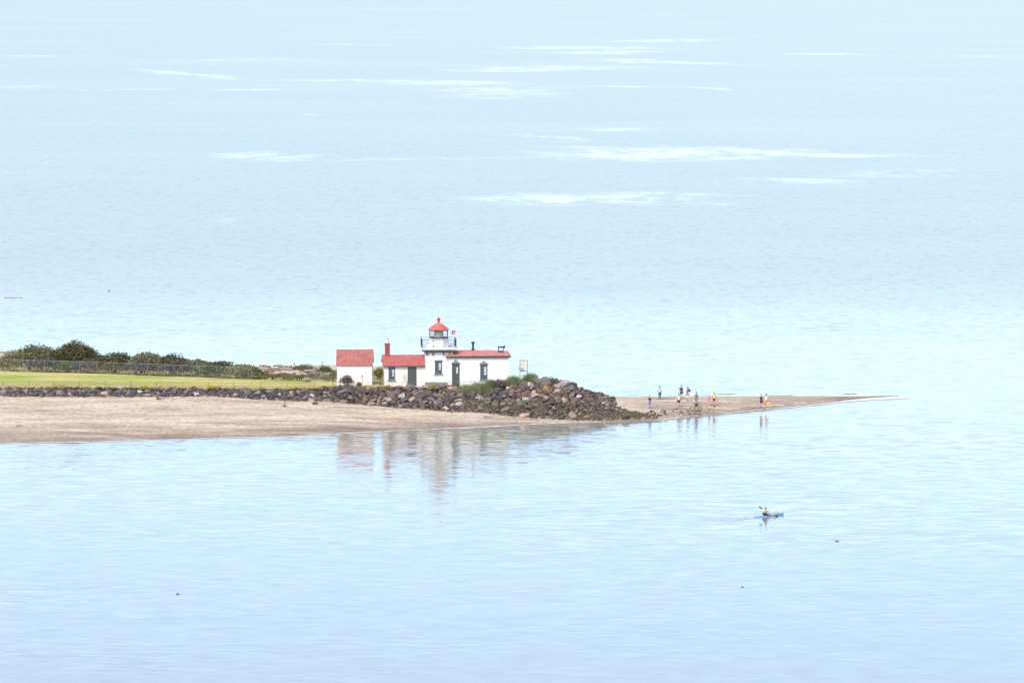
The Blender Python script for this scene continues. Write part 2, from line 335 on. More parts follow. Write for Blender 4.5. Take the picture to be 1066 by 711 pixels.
def foam_mat():
    m, nt, out = new_mat('foam')
    g = nd(nt, 'ShaderNodeNewGeometry'); at = nd(nt, 'ShaderNodeAttribute'); at.attribute_name = 'edge'
    n = nd(nt, 'ShaderNodeTexNoise', Scale=0.8, Detail=5.0, Roughness=0.7); nt.links.new(g.outputs['Position'], n.inputs['Vector'])
    a = nd(nt, 'ShaderNodeMath', operation='MULTIPLY_ADD'); a.inputs[1].default_value = 1.6; nt.links.new(n.outputs['Fac'], a.inputs[0])
    s = nd(nt, 'ShaderNodeMath', operation='SUBTRACT'); s.inputs[1].default_value = 1.30; nt.links.new(at.outputs['Fac'], s.inputs[0])
    nt.links.new(s.outputs[0], a.inputs[2])
    mr = nd(nt, 'ShaderNodeMapRange'); mr.inputs[1].default_value = 0.1; mr.inputs[2].default_value = 0.5; nt.links.new(a.outputs[0], mr.inputs[0])
    t = nd(nt, 'ShaderNodeBsdfTransparent'); d = nd(nt, 'ShaderNodeBsdfDiffuse'); d.inputs[0].default_value = (0.80, 0.80, 0.80, 1)
    mx = nd(nt, 'ShaderNodeMixShader'); nt.links.new(mr.outputs[0], mx.inputs[0]); nt.links.new(t.outputs[0], mx.inputs[1]); nt.links.new(d.outputs[0], mx.inputs[2])
    nt.links.new(mx.outputs[0], out.inputs[0]); return m
M['foam'] = foam_mat()
_cache = {}
def solid(c, rough=0.75):
    k = (tuple(c), rough)
    if k not in _cache: _cache[k] = mat_var('cloth', c, var=0.12, scale=7.0, rough=rough)
    return _cache[k]

# ------------------------------------------------------------------ object helpers
def tag(o, label=None, cat=None, group=None, kind=None):
    for k, v in (('label', label), ('category', cat), ('group', group), ('kind', kind)):
        if v: o[k] = v
    return o
def empty(name, loc, rz=0.0):
    o = bpy.data.objects.new(name, None); COL.objects.link(o); o.empty_display_size = 0.3
    o.location = loc; o.rotation_euler = (0, 0, rz); return o
def obj(name, bm, mats, parent=None, smooth=False):
    me = bpy.data.meshes.new(name); bm.normal_update(); bm.to_mesh(me); bm.free()
    return objm(name, me, mats, parent, smooth)
def objm(name, me, mats, parent=None, smooth=False):
    if not isinstance(mats, (list, tuple)): mats = [mats]
    for m in mats: me.materials.append(m)
    if smooth: me.polygons.foreach_set('use_smooth', [True] * len(me.polygons))
    o = bpy.data.objects.new(name, me); COL.objects.link(o)
    if parent: o.parent = parent
    return o
def bx(bm, x0, x1, y0, y1, z0, z1, mi=0):
    v = [bm.verts.new((x, y, z)) for z in (z0, z1) for (x, y) in ((x0, y0), (x1, y0), (x1, y1), (x0, y1))]
    for f in ((3, 2, 1, 0), (4, 5, 6, 7), (0, 1, 5, 4), (1, 2, 6, 5), (2, 3, 7, 6), (3, 0, 4, 7)):
        bm.faces.new([v[i] for i in f]).material_index = mi
def box(*a, mi=0):
    bm = bmesh.new(); bx(bm, *a, mi=mi); return bm
def lathe(bm, prof, n=12, cx=0, cy=0, cz=0, caps=True, phase=0.0):
    rings = []
    for r, z in prof:
        rings.append([bm.verts.new((cx + r * math.cos(2 * PI * (i + phase) / n), cy + r * math.sin(2 * PI * (i + phase) / n), cz + z)) for i in range(n)])
    for a, b in zip(rings, rings[1:]):
        for i in range(n): bm.faces.new((a[i], a[(i + 1) % n], b[(i + 1) % n], b[i]))
    if caps:
        bm.faces.new(list(reversed(rings[0]))); bm.faces.new(rings[-1])
def tube(bm, pts, rad, n=7, mi=0):
    pts = [Vector(p) for p in pts]
    if not isinstance(rad, (list, tuple)): rad = [rad] * len(pts)
    rings = []
    for i, p in enumerate(pts):
        t = (pts[min(i + 1, len(pts) - 1)] - pts[max(i - 1, 0)]).normalized()
        ref = Vector((0, 0, 1)) if abs(t.z) < 0.9 else Vector((1, 0, 0))
        u = t.cross(ref).normalized(); w = t.cross(u).normalized()
        rings.append([bm.verts.new(p + (u * math.cos(2 * PI * k / n) + w * math.sin(2 * PI * k / n)) * rad[i]) for k in range(n)])
    for a, b in zip(rings, rings[1:]):
        for k in range(n):
            bm.faces.new((a[k], b[k], b[(k + 1) % n], a[(k + 1) % n])).material_index = mi
    bm.faces.new(rings[0]).material_index = mi; bm.faces.new(list(reversed(rings[-1]))).material_index = mi
def ell(bm, c, r, u=12, v=8, rot=None):
    res = bmesh.ops.create_uvsphere(bm, u_segments=u, v_segments=v, radius=1.0)
    mt = Matrix.Translation(c) @ (rot or Matrix.Identity(4)) @ Matrix.Diagonal((*r, 1))
    bmesh.ops.transform(bm, matrix=mt, verts=res['verts'])

# ------------------------------------------------------------------ terrain
def line(pts):  # photo points with heights -> arrays over world x
    w = [U(*p) for p in pts]; w.sort(key=lambda v: v.x)
    return np.array([v.x for v in w]), np.array([v.y for v in w]), np.array([v.z for v in w])
SHORE = line([(-420,466,0),(-60,463,0),(0,462,0),(100,460,0),(200,457,0),(300,454.5,0),(350,452,0),(400,449.5,0),(450,447,0),(500,445,0),(560,441.5,0),(620,439.5,0),
              (660,438,0),(690,436.8,0),(720,434,0),(745,431,0),(780,428,0),(800,425.8,0),(830,423,0),(860,420,0),(885,417,0),(905,415,0),(925,413.8,0),(945,413,0),(990,412.6,0)])
TOE = line([(-420,413,1.95),(-60,413,1.95),(0,412.5,1.95),(100,413,1.95),(165,412.5,1.95),(220,412,1.9),(300,417,1.6),(340,418,1.5),(390,422,1.2),(450,426,1.0),(500,429,.8),(530,432,.65),
            (560,434,.5),(600,435.8,.35),(650,435.5,.3),(690,432.5,.35),(720,428.5,.42),(760,425,.42),(800,421.8,.38),(860,417.2,.22),(900,414,.07),(945,412.7,-.03),(990,412.4,-.2)])
CREST = line([(-420,404.5,2.5),(-60,404.5,2.5),(0,404.5,2.5),(100,404.5,2.5),(200,405,2.5),(300,406,2.5),(350,404.2,2.62),(450,404.2,2.7),(500,403,2.85),(530,401.5,2.95),(545,399.5,3.15),(556,396.5,3.5),(565,394,4.1),(574,393.5,4.2),
              (585,398,3.7),(600,404,3.0),(620,409,2.4),(640,414.5,1.5),(655,419,1.0),(672,422,.7),(690,420,.6),(720,418.5,.62),(760,418,.58),(800,417,.5),(860,415,.3),(900,413.2,.08),(945,412.4,-.03),(990,412.2,-.2)])
FARS = line([(-420,352,0),(-60,361,0),(0,365.5,0),(60,369,0),(150,376,0),(290,383,0),(350,385.5,0),(450,392,0),(520,402,0),(560,411.5,0),(600,413,0),(640,413.8,0),(690,414,0),(740,414.3,0),(800,413.4,0),(860,412.9,0),(905,412.3,0),(945,411.9,0),(990,411.8,0)])
XM = U(690, 420, .5).x           # right of this the spit is bare sand
def profile(x):
    ds = np.interp(x, SHORE[0], SHORE[1]); dt = np.interp(x, TOE[0], TOE[1]); zt = np.interp(x, TOE[0], TOE[2])
    dc = np.interp(x, CREST[0], CREST[1]); zc = np.interp(x, CREST[0], CREST[2]); df = np.interp(x, FARS[0], FARS[1])
    dt = max(dt, ds + 0.3); dc = max(dc, dt + 0.3); df = max(df, dc + 0.8)
    xb = np.interp(x, [U(520,400,3).x, U(560,400,3).x, U(640,414,1).x], [0, 1, 2])
    zp = min(float(np.interp(xb, [0, .5, 1, 2], [2.72, 2.3, 1.6, .7])), zc)
    riprap = 1.0
    back = dc + min(3.5, (df - dc) * 0.3)
    zb = zp * np.interp(x, [U(270,390,2).x, U(330,390,2).x], [0.5, 0.85]); fb = dc + (df - dc) * 0.72
    return [ds - 40, ds, dt, dc, back, fb, df, df + 40], [-2.0, 0, zt, zc, zp, zb, 0, -2.0]
def ground(x, y):
    d, z = profile(x)
    return float(np.interp(y, d, z))
def make_terrain():
    xs = np.arange(-120, 66, 0.5); ys = np.arange(528, 700, 0.5)
    Z = np.zeros((len(xs), len(ys)))
    for i, x in enumerate(xs):
        d, z = profile(x); Z[i] = np.interp(ys, d, z)
    Z = (Z + np.roll(Z, 1, 1) + np.roll(Z, -1, 1)) / 3 * 0.6 + Z * 0.4
    verts = []; bed_shade = []
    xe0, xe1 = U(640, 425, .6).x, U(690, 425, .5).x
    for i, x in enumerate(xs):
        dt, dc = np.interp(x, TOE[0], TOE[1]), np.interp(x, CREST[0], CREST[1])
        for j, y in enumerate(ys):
            bed_shade.append(float(np.interp(y, [dt - .2, dt + .3, dc + .2, dc + 1.0], [0, 1, 1, 0]) * np.interp(x, [U(600, 420, 1).x, U(640, 420, 1).x], [1, 0])))
            n = mnoise.noise((x * 0.12, y * 0.35, 0.3)) * 0.10 + mnoise.noise((x * 0.5, y * 0.7, 4.3)) * 0.05
            f = min(1.0, max(0.0, Z[i, j] / 0.6)) * (0.3 if x > XM else 1.0)
            e = mnoise.noise((x * 0.25, y * 0.1, 9.3)) * 0.03
            verts.append((x, y, Z[i, j] + n * f + e))
    ny = len(ys); faces = []
    for i in range(len(xs) - 1):
        for j in range(ny - 1):
            a = i * ny + j
            if max(verts[a][2], verts[a + 1][2], verts[a + ny][2], verts[a + ny + 1][2]) < -0.6: continue
            faces.append((a, a + ny, a + ny + 1, a + 1))
    me = bpy.data.meshes.new('beach'); me.from_pydata(verts, [], faces); me.update()
    me.attributes.new('bed_shade', 'FLOAT', 'POINT').data.foreach_set('value', bed_shade)
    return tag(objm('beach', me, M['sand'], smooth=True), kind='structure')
make_terrain()

# back fence line of the lawn (base)
LB = line([(-420,381,2.72),(-60,384,2.72),(0,386,2.72),(100,389,2.72),(180,392,2.72),(268,395,2.72),(350,398,2.72),(400,396,2.72)])
def lawn():
    xs = np.arange(-120, U(396, 398, 2.7).x, 0.5)
    verts, faces, edge = [], [], []; nj = 36
    for x in xs:
        d0 = np.interp(x, CREST[0], CREST[1]) + 0.2; d1 = np.interp(x, LB[0], LB[1]) + 1.2
        for j in range(nj):
            t = j / (nj - 1); y = d0 + (d1 - d0) * t
            z = max(ground(x, y), 2.48) + 0.17 + mnoise.noise((x * 0.3, y * 0.3, 1)) * 0.05
            if j == 0 or j == nj - 1: z -= 0.25
            verts.append((x, y, z)); edge.append(max(0.0, 1.0 - (y - d0) / 11.0))
    for i in range(len(xs) - 1):
        for j in range(nj - 1):
            a = i * nj + j; faces.append((a, a + nj, a + nj + 1, a + 1))
    me = bpy.data.meshes.new('lawn'); me.from_pydata(verts, [], faces); me.update()
    at = me.attributes.new('edge', 'FLOAT', 'POINT'); at.data.foreach_set('value', edge)
    tag(objm('lawn', me, M['lawn_grass'], smooth=True), kind='structure')
lawn()

# sea: one sheet to the horizon
bm = bmesh.new()
ys = [-200, 300, 420, 540, 700, 1200, 3000, 9000, 45000]
rows = [[bm.verts.new((s * max(400.0, y * 1.1 + 400), y, 0)) for s in (-1, -0.5, 0, 0.5, 1)] for y in ys]
for a, b in zip(rows, rows[1:]):
    for k in range(4): bm.faces.new((a[k], a[k + 1], b[k + 1], b[k]))
tag(obj('water', bm, M['sea_water']), kind='structure')

def foam_strip(name, src, a, b, sgn, x0, x1):
    xs = np.arange(x0, x1, 0.4); verts, faces, edge = [], [], []
    for x in xs:
        d = np.interp(x, src[0], src[1]) + mnoise.noise((x * 0.2, 2.2, 0)) * 0.5
        wv = 1.0 + 0.8 * mnoise.noise((x * 0.13, 7.7, 0))
        wd = np.interp(x, [U(640,430).x, U(800,420).x, U(880,416).x, U(935,413).x], [0.7, 1.0, 2.2, 5.0])
        for k, t in enumerate((0, 0.35, 0.7, 1.0)):
            verts.append((x, d + sgn * (-a * wv * wd + (a * wv * wd + b) * t), 0.035 + 0.004 * k)); edge.append((0.0, 0.75, 1.0, 0.85)[k] + (0.18 * float(np.interp(x, [U(840,417).x, U(890,415).x], [0, 1])) if k else 0))
    for i in range(len(xs) - 1):
        for k in range(3):
            q = i * 4 + k; faces.append((q, q + 4, q + 5, q + 1))
    me = bpy.data.meshes.new(name); me.from_pydata(verts, [], faces); me.update()
    at = me.attributes.new('edge', 'FLOAT', 'POINT'); at.data.foreach_set('value', edge)
    return tag(objm(name, me, M['foam']), 'thin white line of foam where the water meets the sand', 'foam', kind='stuff')
foam_strip('surf_foam', SHORE, 1.0, 0.35, 1, -118, U(946, 413).x)
foam_strip('surf_foam', FARS, 1.0, 0.3, -1, U(680, 413).x, U(915, 412).x)['label'] = 'white foam along the far edge of the sand spit'

for (px, py, L_, dd) in ((812, 412.2, 4.6, 1.3), (755, 410.2, 2.6, .9), (885, 410.3, 2.0, .8)):
    p = U(px, py, 0); bm = bmesh.new(); bmesh.ops.create_icosphere(bm, subdivisions=4, radius=1)
    for v in bm.verts: v.co = Vector((v.co.x * L_ / 2, v.co.y * dd / 2 + mnoise.noise((v.co.x * 2 + px, 1, 0)) * .3, v.co.z * .06 + mnoise.noise(v.co * 2.0) * .03))
    o = obj('sandbar', bm, M['sand'], smooth=True); o.location = p; tag(o, kind='structure')
# ------------------------------------------------------------------ boulders
def rock_mesh(seed, sub=2):
    r = random.Random(seed); bm = bmesh.new()
    bmesh.ops.create_icosphere(bm, subdivisions=sub, radius=1.0)
    planes = [(Vector((r.gauss(0, 1), r.gauss(0, 1), r.gauss(0, 1))).normalized(), r.uniform(0.45, 0.8)) for _ in range(12)]
    for v in bm.verts:
        for n, k in planes:
            e = v.co.dot(n) - k
            if e > 0: v.co -= n * e
        v.co *= 1 + 0.10 * mnoise.noise(v.co * 2.2 + Vector((seed, 0, 0)))
    me = bpy.data.meshes.new('boulder'); bm.to_mesh(me); bm.free()
    me.materials.append(M['rock_grey']); return me
ROCKS = [rock_mesh(s) for s in range(18)]
LAND = [(-40,34,'by the left end of the lawn'),(34,66,'beside the yellow flower clump'),(66,98,'below the tallest dark bush'),(98,140,'below the middle bushes'),
        (140,178,'behind the standing beachgoers'),(178,214,'right of the standing beachgoers'),(214,264,"below the tall fence's end"),(264,300,'below the driftwood dune'),
        (300,338,'behind the seated beachgoers'),(338,368,"under the shed's shrub"),(368,396,"under the shed's right half"),(396,418,"under the chimney wing's window"),
        (418,441,"under the chimney wing's door"),(441,467,'under the tower'),(467,488,"under the long house's door"),(488,512,"under the long house's window"),(512,536,"under the long house's right end"),
        (536,556,'under the rusty frame'),(556,582,"under the mound's peak"),(582,606,"on the mound's right shoulder"),(606,634,"on the mound's right slope"),(634,760,'in the low tail by the spit')]
def scatter_rocks():
    cand = []
    x0, x1 = U(-90, 404, 2.5).x, U(728, 424, .6).x
    tries = 0; cells = {}
    def ok(p, r):
        cx, cy = int(p[0] // 2), int(p[1] // 2)
        for i in (-1, 0, 1):
            for j in (-1, 0, 1):
                for (q, rq) in cells.get((cx + i, cy + j), ()):
                    if (q[0] - p[0]) ** 2 + ((q[1] - p[1])) ** 2 + (q[2] - p[2]) ** 2 < (0.66 * (r + rq)) ** 2: return False
        cells.setdefault((cx, cy), []).append((p, r)); return True
    for size0, n in (((0.66, 1.05), 260), ((0.44, 0.62), 6000), ((0.30, 0.42), 14000), ((0.18, 0.28), 12000)):
        for _ in range(n):
            x = random.uniform(x0, x1)
            dt = np.interp(x, TOE[0], TOE[1]); dc = np.interp(x, CREST[0], CREST[1])
            t = random.uniform(-0.06, 1.06); y = dt + (dc - dt) * t
            pxx = PX((x, y, 1))[0]
            r = random.uniform(*size0)
            if pxx < 300: r *= 0.70
            elif pxx < 340: r *= .8
            if pxx < 340: y = dt + (dc - dt) * t + random.uniform(-.3, .3)
            r *= float(np.interp(pxx, [590, 645], [1, .58]))
            if pxx > 640:
                if random.random() < min(0.97, max(0, pxx - 648) / 45): continue
                r *= 0.85
                y = dt + (dc - dt) * random.uniform(-0.5, 0.6 - (pxx - 640) / 80)
                if PX((x, y, ground(x, y)))[1] < np.interp(pxx, [640, 655, 672, 690, 730], [413, 419.5, 424.5, 427.5, 431]): continue
            if t < 0.25: r *= 0.8
            if t > 0.85 and r > .7 and pxx < 530: r *= .7
            z = ground(x, y)
            if z < 0.08: continue
            qx, qy = PX((x, y, z)); 
            if (477 < qx < 516 and qy < 408.5) or (511 < qx < 530 and qy < 405) or (527 < qx < 558 and qy < 403.5 + (qx - 529) * -.12): continue
            p = (x, y, z + r * (random.uniform(-0.15, 0.1) if pxx < 340 else random.uniform(0.0, 0.28)))
            if ok(p, r): cand.append((p, r, pxx, t))
    return cand
cand = scatter_rocks()
infr = [c for c in cand if -6 < c[2] < 735]
infr.sort(key=lambda c: -c[1])
singles, rest = infr[:285], infr[285:] + [c for c in cand if not (-6 < c[2] < 735)]
def rock_colour(pxx, t):
    u = random.random()
    if pxx < 340: names, w = ['dark grey', 'grey', 'purplish', 'pale', 'tan'], [4, 3, 2.5, .8, 1]
    elif pxx < 545: names, w = ['dark grey', 'brown', 'purplish', 'grey', 'orange-stained', 'tan', 'pale'], [4, 2.8, 2.5, 1.5, .8, .8, .3]
    else: names, w = ['dark grey', 'brown', 'purplish', 'grey', 'orange-stained', 'tan', 'pale'], [2, 3, 3, 2, .6, 2, .5]
    if pxx > 480 and t < 0.42 and u < 0.62 or pxx > 645: return 'mossy' if random.random() < .75 else 'brown'
    return random.choices(names, w)[0]
def height_word(t):
    return 'at the foot' if t < .18 else 'low' if t < .40 else 'midway' if t < .62 else 'high' if t < .84 else 'on the crest'
recs = []
for i, (p, r, pxx, t) in enumerate(singles):
    col = rock_colour(pxx, t)
    o = bpy.data.objects.new('boulder', ROCKS[i % len(ROCKS)]); COL.objects.link(o)
    o.location = p; o.rotation_euler = (random.uniform(-.5, .5), random.uniform(-.5, .5), random.uniform(0, 6.28))
    o.scale = (r * random.uniform(0.95, 1.45), r * random.uniform(0.8, 1.1), r * random.uniform(0.5, 0.85))
    o.material_slots[0].link = 'OBJECT'; o.material_slots[0].material = M['rock_' + col]
    land = next((l for a, b, l in LAND if a <= pxx < b), LAND[-1][2])
    size = 'big' if r > .50 else 'medium' if r > .40 else 'small'
    recs.append((o, f"{size} {col} boulder {height_word(t)} {land}", pxx))
byl = {}
for o, l, pxx in recs: byl.setdefault(l, []).append((pxx, o))
ORD = ['leftmost', 'second', 'third', 'fourth', 'fifth', 'sixth', 'seventh', 'eighth', 'ninth', 'tenth', 'eleventh', 'twelfth', 'thirteenth']
for l, lst in byl.items():
    lst.sort(key=lambda q: q[0])
    for k, (pxx, o) in enumerate(lst):
        tag(o, l if len(lst) == 1 else (('leftmost ' if k == 0 else ORD[min(k, 12)] + '-from-left ') + l), 'boulder', 'boulders of the riprap bank')
# the smaller rocks between them, as one heap
def heap():
    bm = bmesh.new(); keys = list(RK)
    for i, (p, r, pxx, t) in enumerate(rest):
        col = rock_colour(pxx, t); src = ROCKS[i % len(ROCKS)]
        mt = Matrix.Translation(p) @ Matrix.Rotation(random.uniform(0, 6.28), 4, 'Z') @ Matrix.Rotation(random.uniform(-.5, .5), 4, 'X') @ Matrix.Diagonal((r * random.uniform(.95, 1.3), r, r * random.uniform(.62, .85), 1))
        vs = [bm.verts.new(mt @ v.co) for v in src.vertices]
        for f in src.polygons:
            bm.faces.new([vs[k] for k in f.vertices]).material_index = keys.index(col)
    tag(obj('rubble', bm, [M['rock_' + k] for k in keys]), 'small broken rocks filling the gaps of the riprap bank', 'rubble', kind='stuff')
heap()
# pebbles and cobbles on the sand near the toe
def pebbles():
    bm = bmesh.new(); keys = ['dark grey', 'brown', 'tan', 'mossy']
    for _ in range(700):
        x = random.uniform(U(-10, 420, 1).x, U(745, 425, .5).x); pxx = PX((x, 580, .5))[0]
        dt = np.interp(x, TOE[0], TOE[1]); ds = np.interp(x, SHORE[0], SHORE[1])
        if pxx > 640: y = random.uniform(ds + .5, dt + 5)
        else: y = dt - abs(random.gauss(0, .10)) * (dt - ds)
        if y < ds + .3: continue
        if pxx < 470: continue
        r = random.uniform(0.05, 0.16) * (1.3 if pxx > 640 else 1); src = ROCKS[random.randrange(18)]
        mt = Matrix.Translation((x, y, ground(x, y) + r * .3)) @ Matrix.Rotation(random.uniform(0, 6.28), 4, 'Z') @ Matrix.Diagonal((r * 1.5, r, r * .7, 1))
        vs = [bm.verts.new(mt @ v.co) for v in src.vertices]; mi = random.choices(range(4), [2, 2, 1.5, 3 if pxx > 540 else .3])[0]
        for f in src.polygons: bm.faces.new([vs[k] for k in f.vertices]).material_index = mi
    tag(obj('pebbles', bm, [M['rock_' + k] for k in keys]), 'loose pebbles and cobbles on the sand below the riprap', 'pebbles', kind='stuff')
pebbles()

# ------------------------------------------------------------------ plants
def leaf_cloud(lobes, n, size, up=0.3, shell=0.55):
    vs, fs = [], []
    vol = np.array([l[1][0] * l[1][1] * l[1][2] for l in lobes]) ** 0.67; vol /= vol.sum()
    for k in range(n):
        c, r = lobes[RNG.choice(len(lobes), p=vol)]
        d = RNG.normal(size=3); d /= np.linalg.norm(d)
        if d[2] < -0.3: d[2] *= -0.5
        lump = 1 + 0.22 * mnoise.noise(Vector(d) * 2.6 + Vector(c))
        rad = (shell + (1 - shell) * RNG.random() ** 0.5) * lump
        if RNG.random() < .04: rad *= 1.12
        p = np.array(c) + d * np.array(r) * rad
        if p[2] < 0.02: p[2] = 0.02 + RNG.random() * 0.2
        s = size * RNG.uniform(0.6, 1.4)
        nrm = d * 0.5 + RNG.normal(size=3) * 0.6 + np.array([0, 0, up]); nrm /= np.linalg.norm(nrm)
        a = np.cross(nrm, RNG.normal(size=3)); a /= np.linalg.norm(a) + 1e-9; b = np.cross(nrm, a)
        i = len(vs)
        vs += [tuple(p + a * s), tuple(p + b * s * .6), tuple(p - a * s), tuple(p - b * s * .6)]; fs.append((i, i + 1, i + 2, i + 3))
    return vs, fs
def shrub(name, loc, w, h, mat, label, cat='shrub', group=None, n=2600, size=0.11, depth=None, lobes=None):
    root = empty(name, loc); depth = depth or w * 0.7
    L = []
    k = lobes or 7
    for i in range(k):
        a = (i + .5) / k * 2 - 1; hh = h * (1 - 0.35 * a * a) * random.uniform(.8, 1.02)
        L.append(((a * w * 0.36, random.uniform(-.25, .25) * depth, hh * 0.42), (w * random.uniform(.2, .27), depth * random.uniform(.28, .4), hh * 0.56)))
    L.append(((0, 0, h * .45), (w * .34, depth * .4, h * .5)))
    vs, fs = leaf_cloud(L, n, size)
    me = bpy.data.meshes.new('foliage'); me.from_pydata(vs, [], fs); me.update()
    objm('foliage', me, mat, root)
    bm = bmesh.new()
    for i in range(9):
        a = random.uniform(-1, 1); b = random.uniform(-1, 1)
        tube(bm, [(a * w * .12, b * depth * .12, -.1), (a * w * .22, b * depth * .2, h * .35), (a * w * .38, b * depth * .3, h * .72)], [.05, .035, .012], 5)
    obj('stem', bm, M['stem_brown'], root)
    tag(root, label, cat, group); return root
def at(px, py, z): p = U(px, py, z); return (p.x, p.y, z)
def gat(px, py, it=6):
    """ground point seen at pixel"""
    z = 1.0
    for _ in range(it):
        p = U(px, py, z); z = ground(p.x, p.y)
    return U(px, py, z)
BG = 'bushes behind the chain link fence'
for (x0, x1, ytop, back, mat, lab, nn) in [
    (8, 58, 357, 4.5, 'leaf_mid', 'broad grey-green bush behind the fence, left of the tallest dark bush', 4200),
    (52, 94, 353.5, 6.0, 'leaf_dark', 'tallest dark green bush rising behind the chain link fence', 4200),
    (97, 136, 366, 3.5, 'leaf_dark', 'dark rounded bush behind the fence, first right of the tallest one', 3000),
    (132, 165, 365.5, 4.5, 'leaf_mid', 'domed mid green bush in the middle of the fence line', 2800),
    (160, 192, 367, 4.0, 'leaf_dark', 'dark bush with a small raised tuft behind the standing beachgoers', 2600),
    (186, 216, 373, 4.0, 'leaf_mid', 'low green bush third from the right end of the bush row', 2200),
    (211, 241, 374.5, 3.5, 'leaf_dark', 'low dark bush second from the right end of the bush row', 2000),
    (236, 266, 378, 3.0, 'leaf_mid', 'smallest bush tapering out at the right end of the row', 1600)]:
    xc = (x0 + x1) / 2; b = U(xc, np.interp(xc, [0, 268], [385, 394]), 2.7); b.y += back
    _, yb = PX((b.x, b.y, 2.6)); s = F / b.y
    shrub('bush', (b.x, b.y, 2.55), (x1 - x0) / s * 1.38, (yb - ytop) / s * 1.04, M[mat], lab, 'bush', BG, int(nn * 2.2), .15, depth=4.2, lobes=11)
# front skirt of lower growth right behind the fence
for (x0, x1, hh, mat, lab) in [(-12, 20, 1.3, 'leaf_olive', 'low olive scrub behind the fence at its left end'), (28, 58, 1.5, 'leaf_grey', 'dark grey scrub behind the fence under the broad bush'),
        (56, 80, 1.0, 'leaf_bright', 'small bright green plant behind the fence under the tallest bush'), (78, 106, 1.4, 'leaf_grey', 'dull grey scrub between the tallest bush and the next one'),
        (104, 128, 1.2, 'leaf_olive', 'olive scrub behind the fence under the dark rounded bush'), (130, 160, 1.5, 'leaf_grey', 'dusky scrub behind the fence under the domed bush'),
        (165, 200, 1.5, 'leaf_grey', 'dusky scrub behind the fence and the standing beachgoers'), (206, 224, 1.2, 'leaf_bright', 'bright green sprig of scrub behind the fence near its right end'), (240, 270, 1.2, 'leaf_olive', 'olive scrub where the tall fence ends')]:
    xc = (x0 + x1) / 2; b = U(xc, np.interp(xc, [0, 268], [385, 394]), 2.7); b.y += 1.6
    shrub('scrub', (b.x, b.y, 2.6), (x1 - x0) / 7.6 * 1.15, hh * 1.45, M[mat], lab, 'scrub', 'low scrub along the chain link fence', 2000, .12, depth=1.8, lobes=6)
# dune bushes beside the sheds
for (px, py, w, h, mat, lab) in [(318, 387, 3.2, 1.25, 'leaf_olive', 'olive bush on the driftwood dune beside the person in orange'), (338, 389, 2.4, 1.25, 'leaf_bright', 'rounded bright green bush left of the shed'),
        (347, 396, 1.3, 1.5, 'leaf_olive', 'yellow-green bush touching the left wall of the shed'), (394, 398, 2.2, 1.9, 'leaf_olive', 'yellow-green bush in the gap between shed and chimney wing'),
        (308, 384, 1.0, .5, 'leaf_bright', 'small green plant at the feet of the person in orange')]:
    p = U(px, py, 2.6)
    if px > 390: p.y = 600
    shrub('bush', (p.x, p.y, 2.55), w, h, M[mat], lab, 'bush', 'dune bushes by the shed', 900, .09)
for (px, py, w, h, mat, lab) in [(272, 392, 3.2, 1.1, 'leaf_tan', 'tan scrub where the tall fence meets the dune'), (284, 394, 2.6, .8, 'leaf_olive', 'olive scrub at the lawn edge below the driftwood dune'),
        (296, 393.5, 3.4, .9, 'leaf_tan', 'tan scrub in front of the driftwood, left of the person in orange'), (312, 394.5, 3.0, .8, 'leaf_olive', 'olive scrub below the person in orange'),
        (327, 394, 2.6, .9, 'leaf_tan', 'tan scrub between the two dune bushes'), (340, 396, 2.4, .9, 'leaf_olive', 'olive scrub beside the short fence left of the shed')]:
    p = U(px, py, 2.6); shrub('scrub', (p.x, p.y, 2.5), w, h, M[mat], lab, 'scrub', 'low scrub on the driftwood dune', 800, .08, depth=2.0, lobes=6)
shrub('shrub', at(361, 402.3, 2.8), 2.0, 1.65, M['leaf_grey'], 'dark grey-green rounded shrub in front of the shed wall', n=1500, size=.07)
shrub('shrub', at(374, 402.5, 2.8), 1.0, .7, M['leaf_grey'], 'small thin dark plant in front of the shed wall, right of the shrub', n=350, size=.05, lobes=4)
shrub('shrub', at(520.5, 403.4, 2.85), 2.6, 1.25, M['leaf_grey'], 'dark grey-green low shrub at the right corner of the long house', n=1300, size=.07)

def tuft(name, loc, w, h, n, mat, label, cat, group=None, depth=None):
    depth = depth or w * .6; bm = bmesh.new()
    for _ in range(n):
        x = random.gauss(0, w * .24); y = random.gauss(0, depth * .25)
        if abs(x) > w * .55: continue
        hh = h * random.uniform(.45, 1.0) * max(.35, 1 - (x / (w * .6)) ** 2); a = random.uniform(0, PI); lx, ly = random.gauss(0, .22) * hh, random.gauss(0, .22) * hh
        wd = random.uniform(.012, .03); cx, cy = math.cos(a) * wd, math.sin(a) * wd
        z0 = ground(loc[0] + x, loc[1] + y) - loc[2] if loc[1] > 0 else 0
        z0 = max(-.5, min(.5, z0)) - .05
        v = [bm.verts.new(q) for q in ((x - cx, y - cy, z0), (x + cx, y + cy, z0), (x + lx * .5 + cx * .7, y + ly * .5 + cy * .7, z0 + hh * .6), (x + lx, y + ly, z0 + hh), (x + lx * .5 - cx * .7, y + ly * .5 - cy * .7, z0 + hh * .6))]
        bm.faces.new(v)
    o = obj(name, bm, mat); o.location = loc
    return tag(o, label, cat, group)
GG = 'grass clumps on the riprap crest'
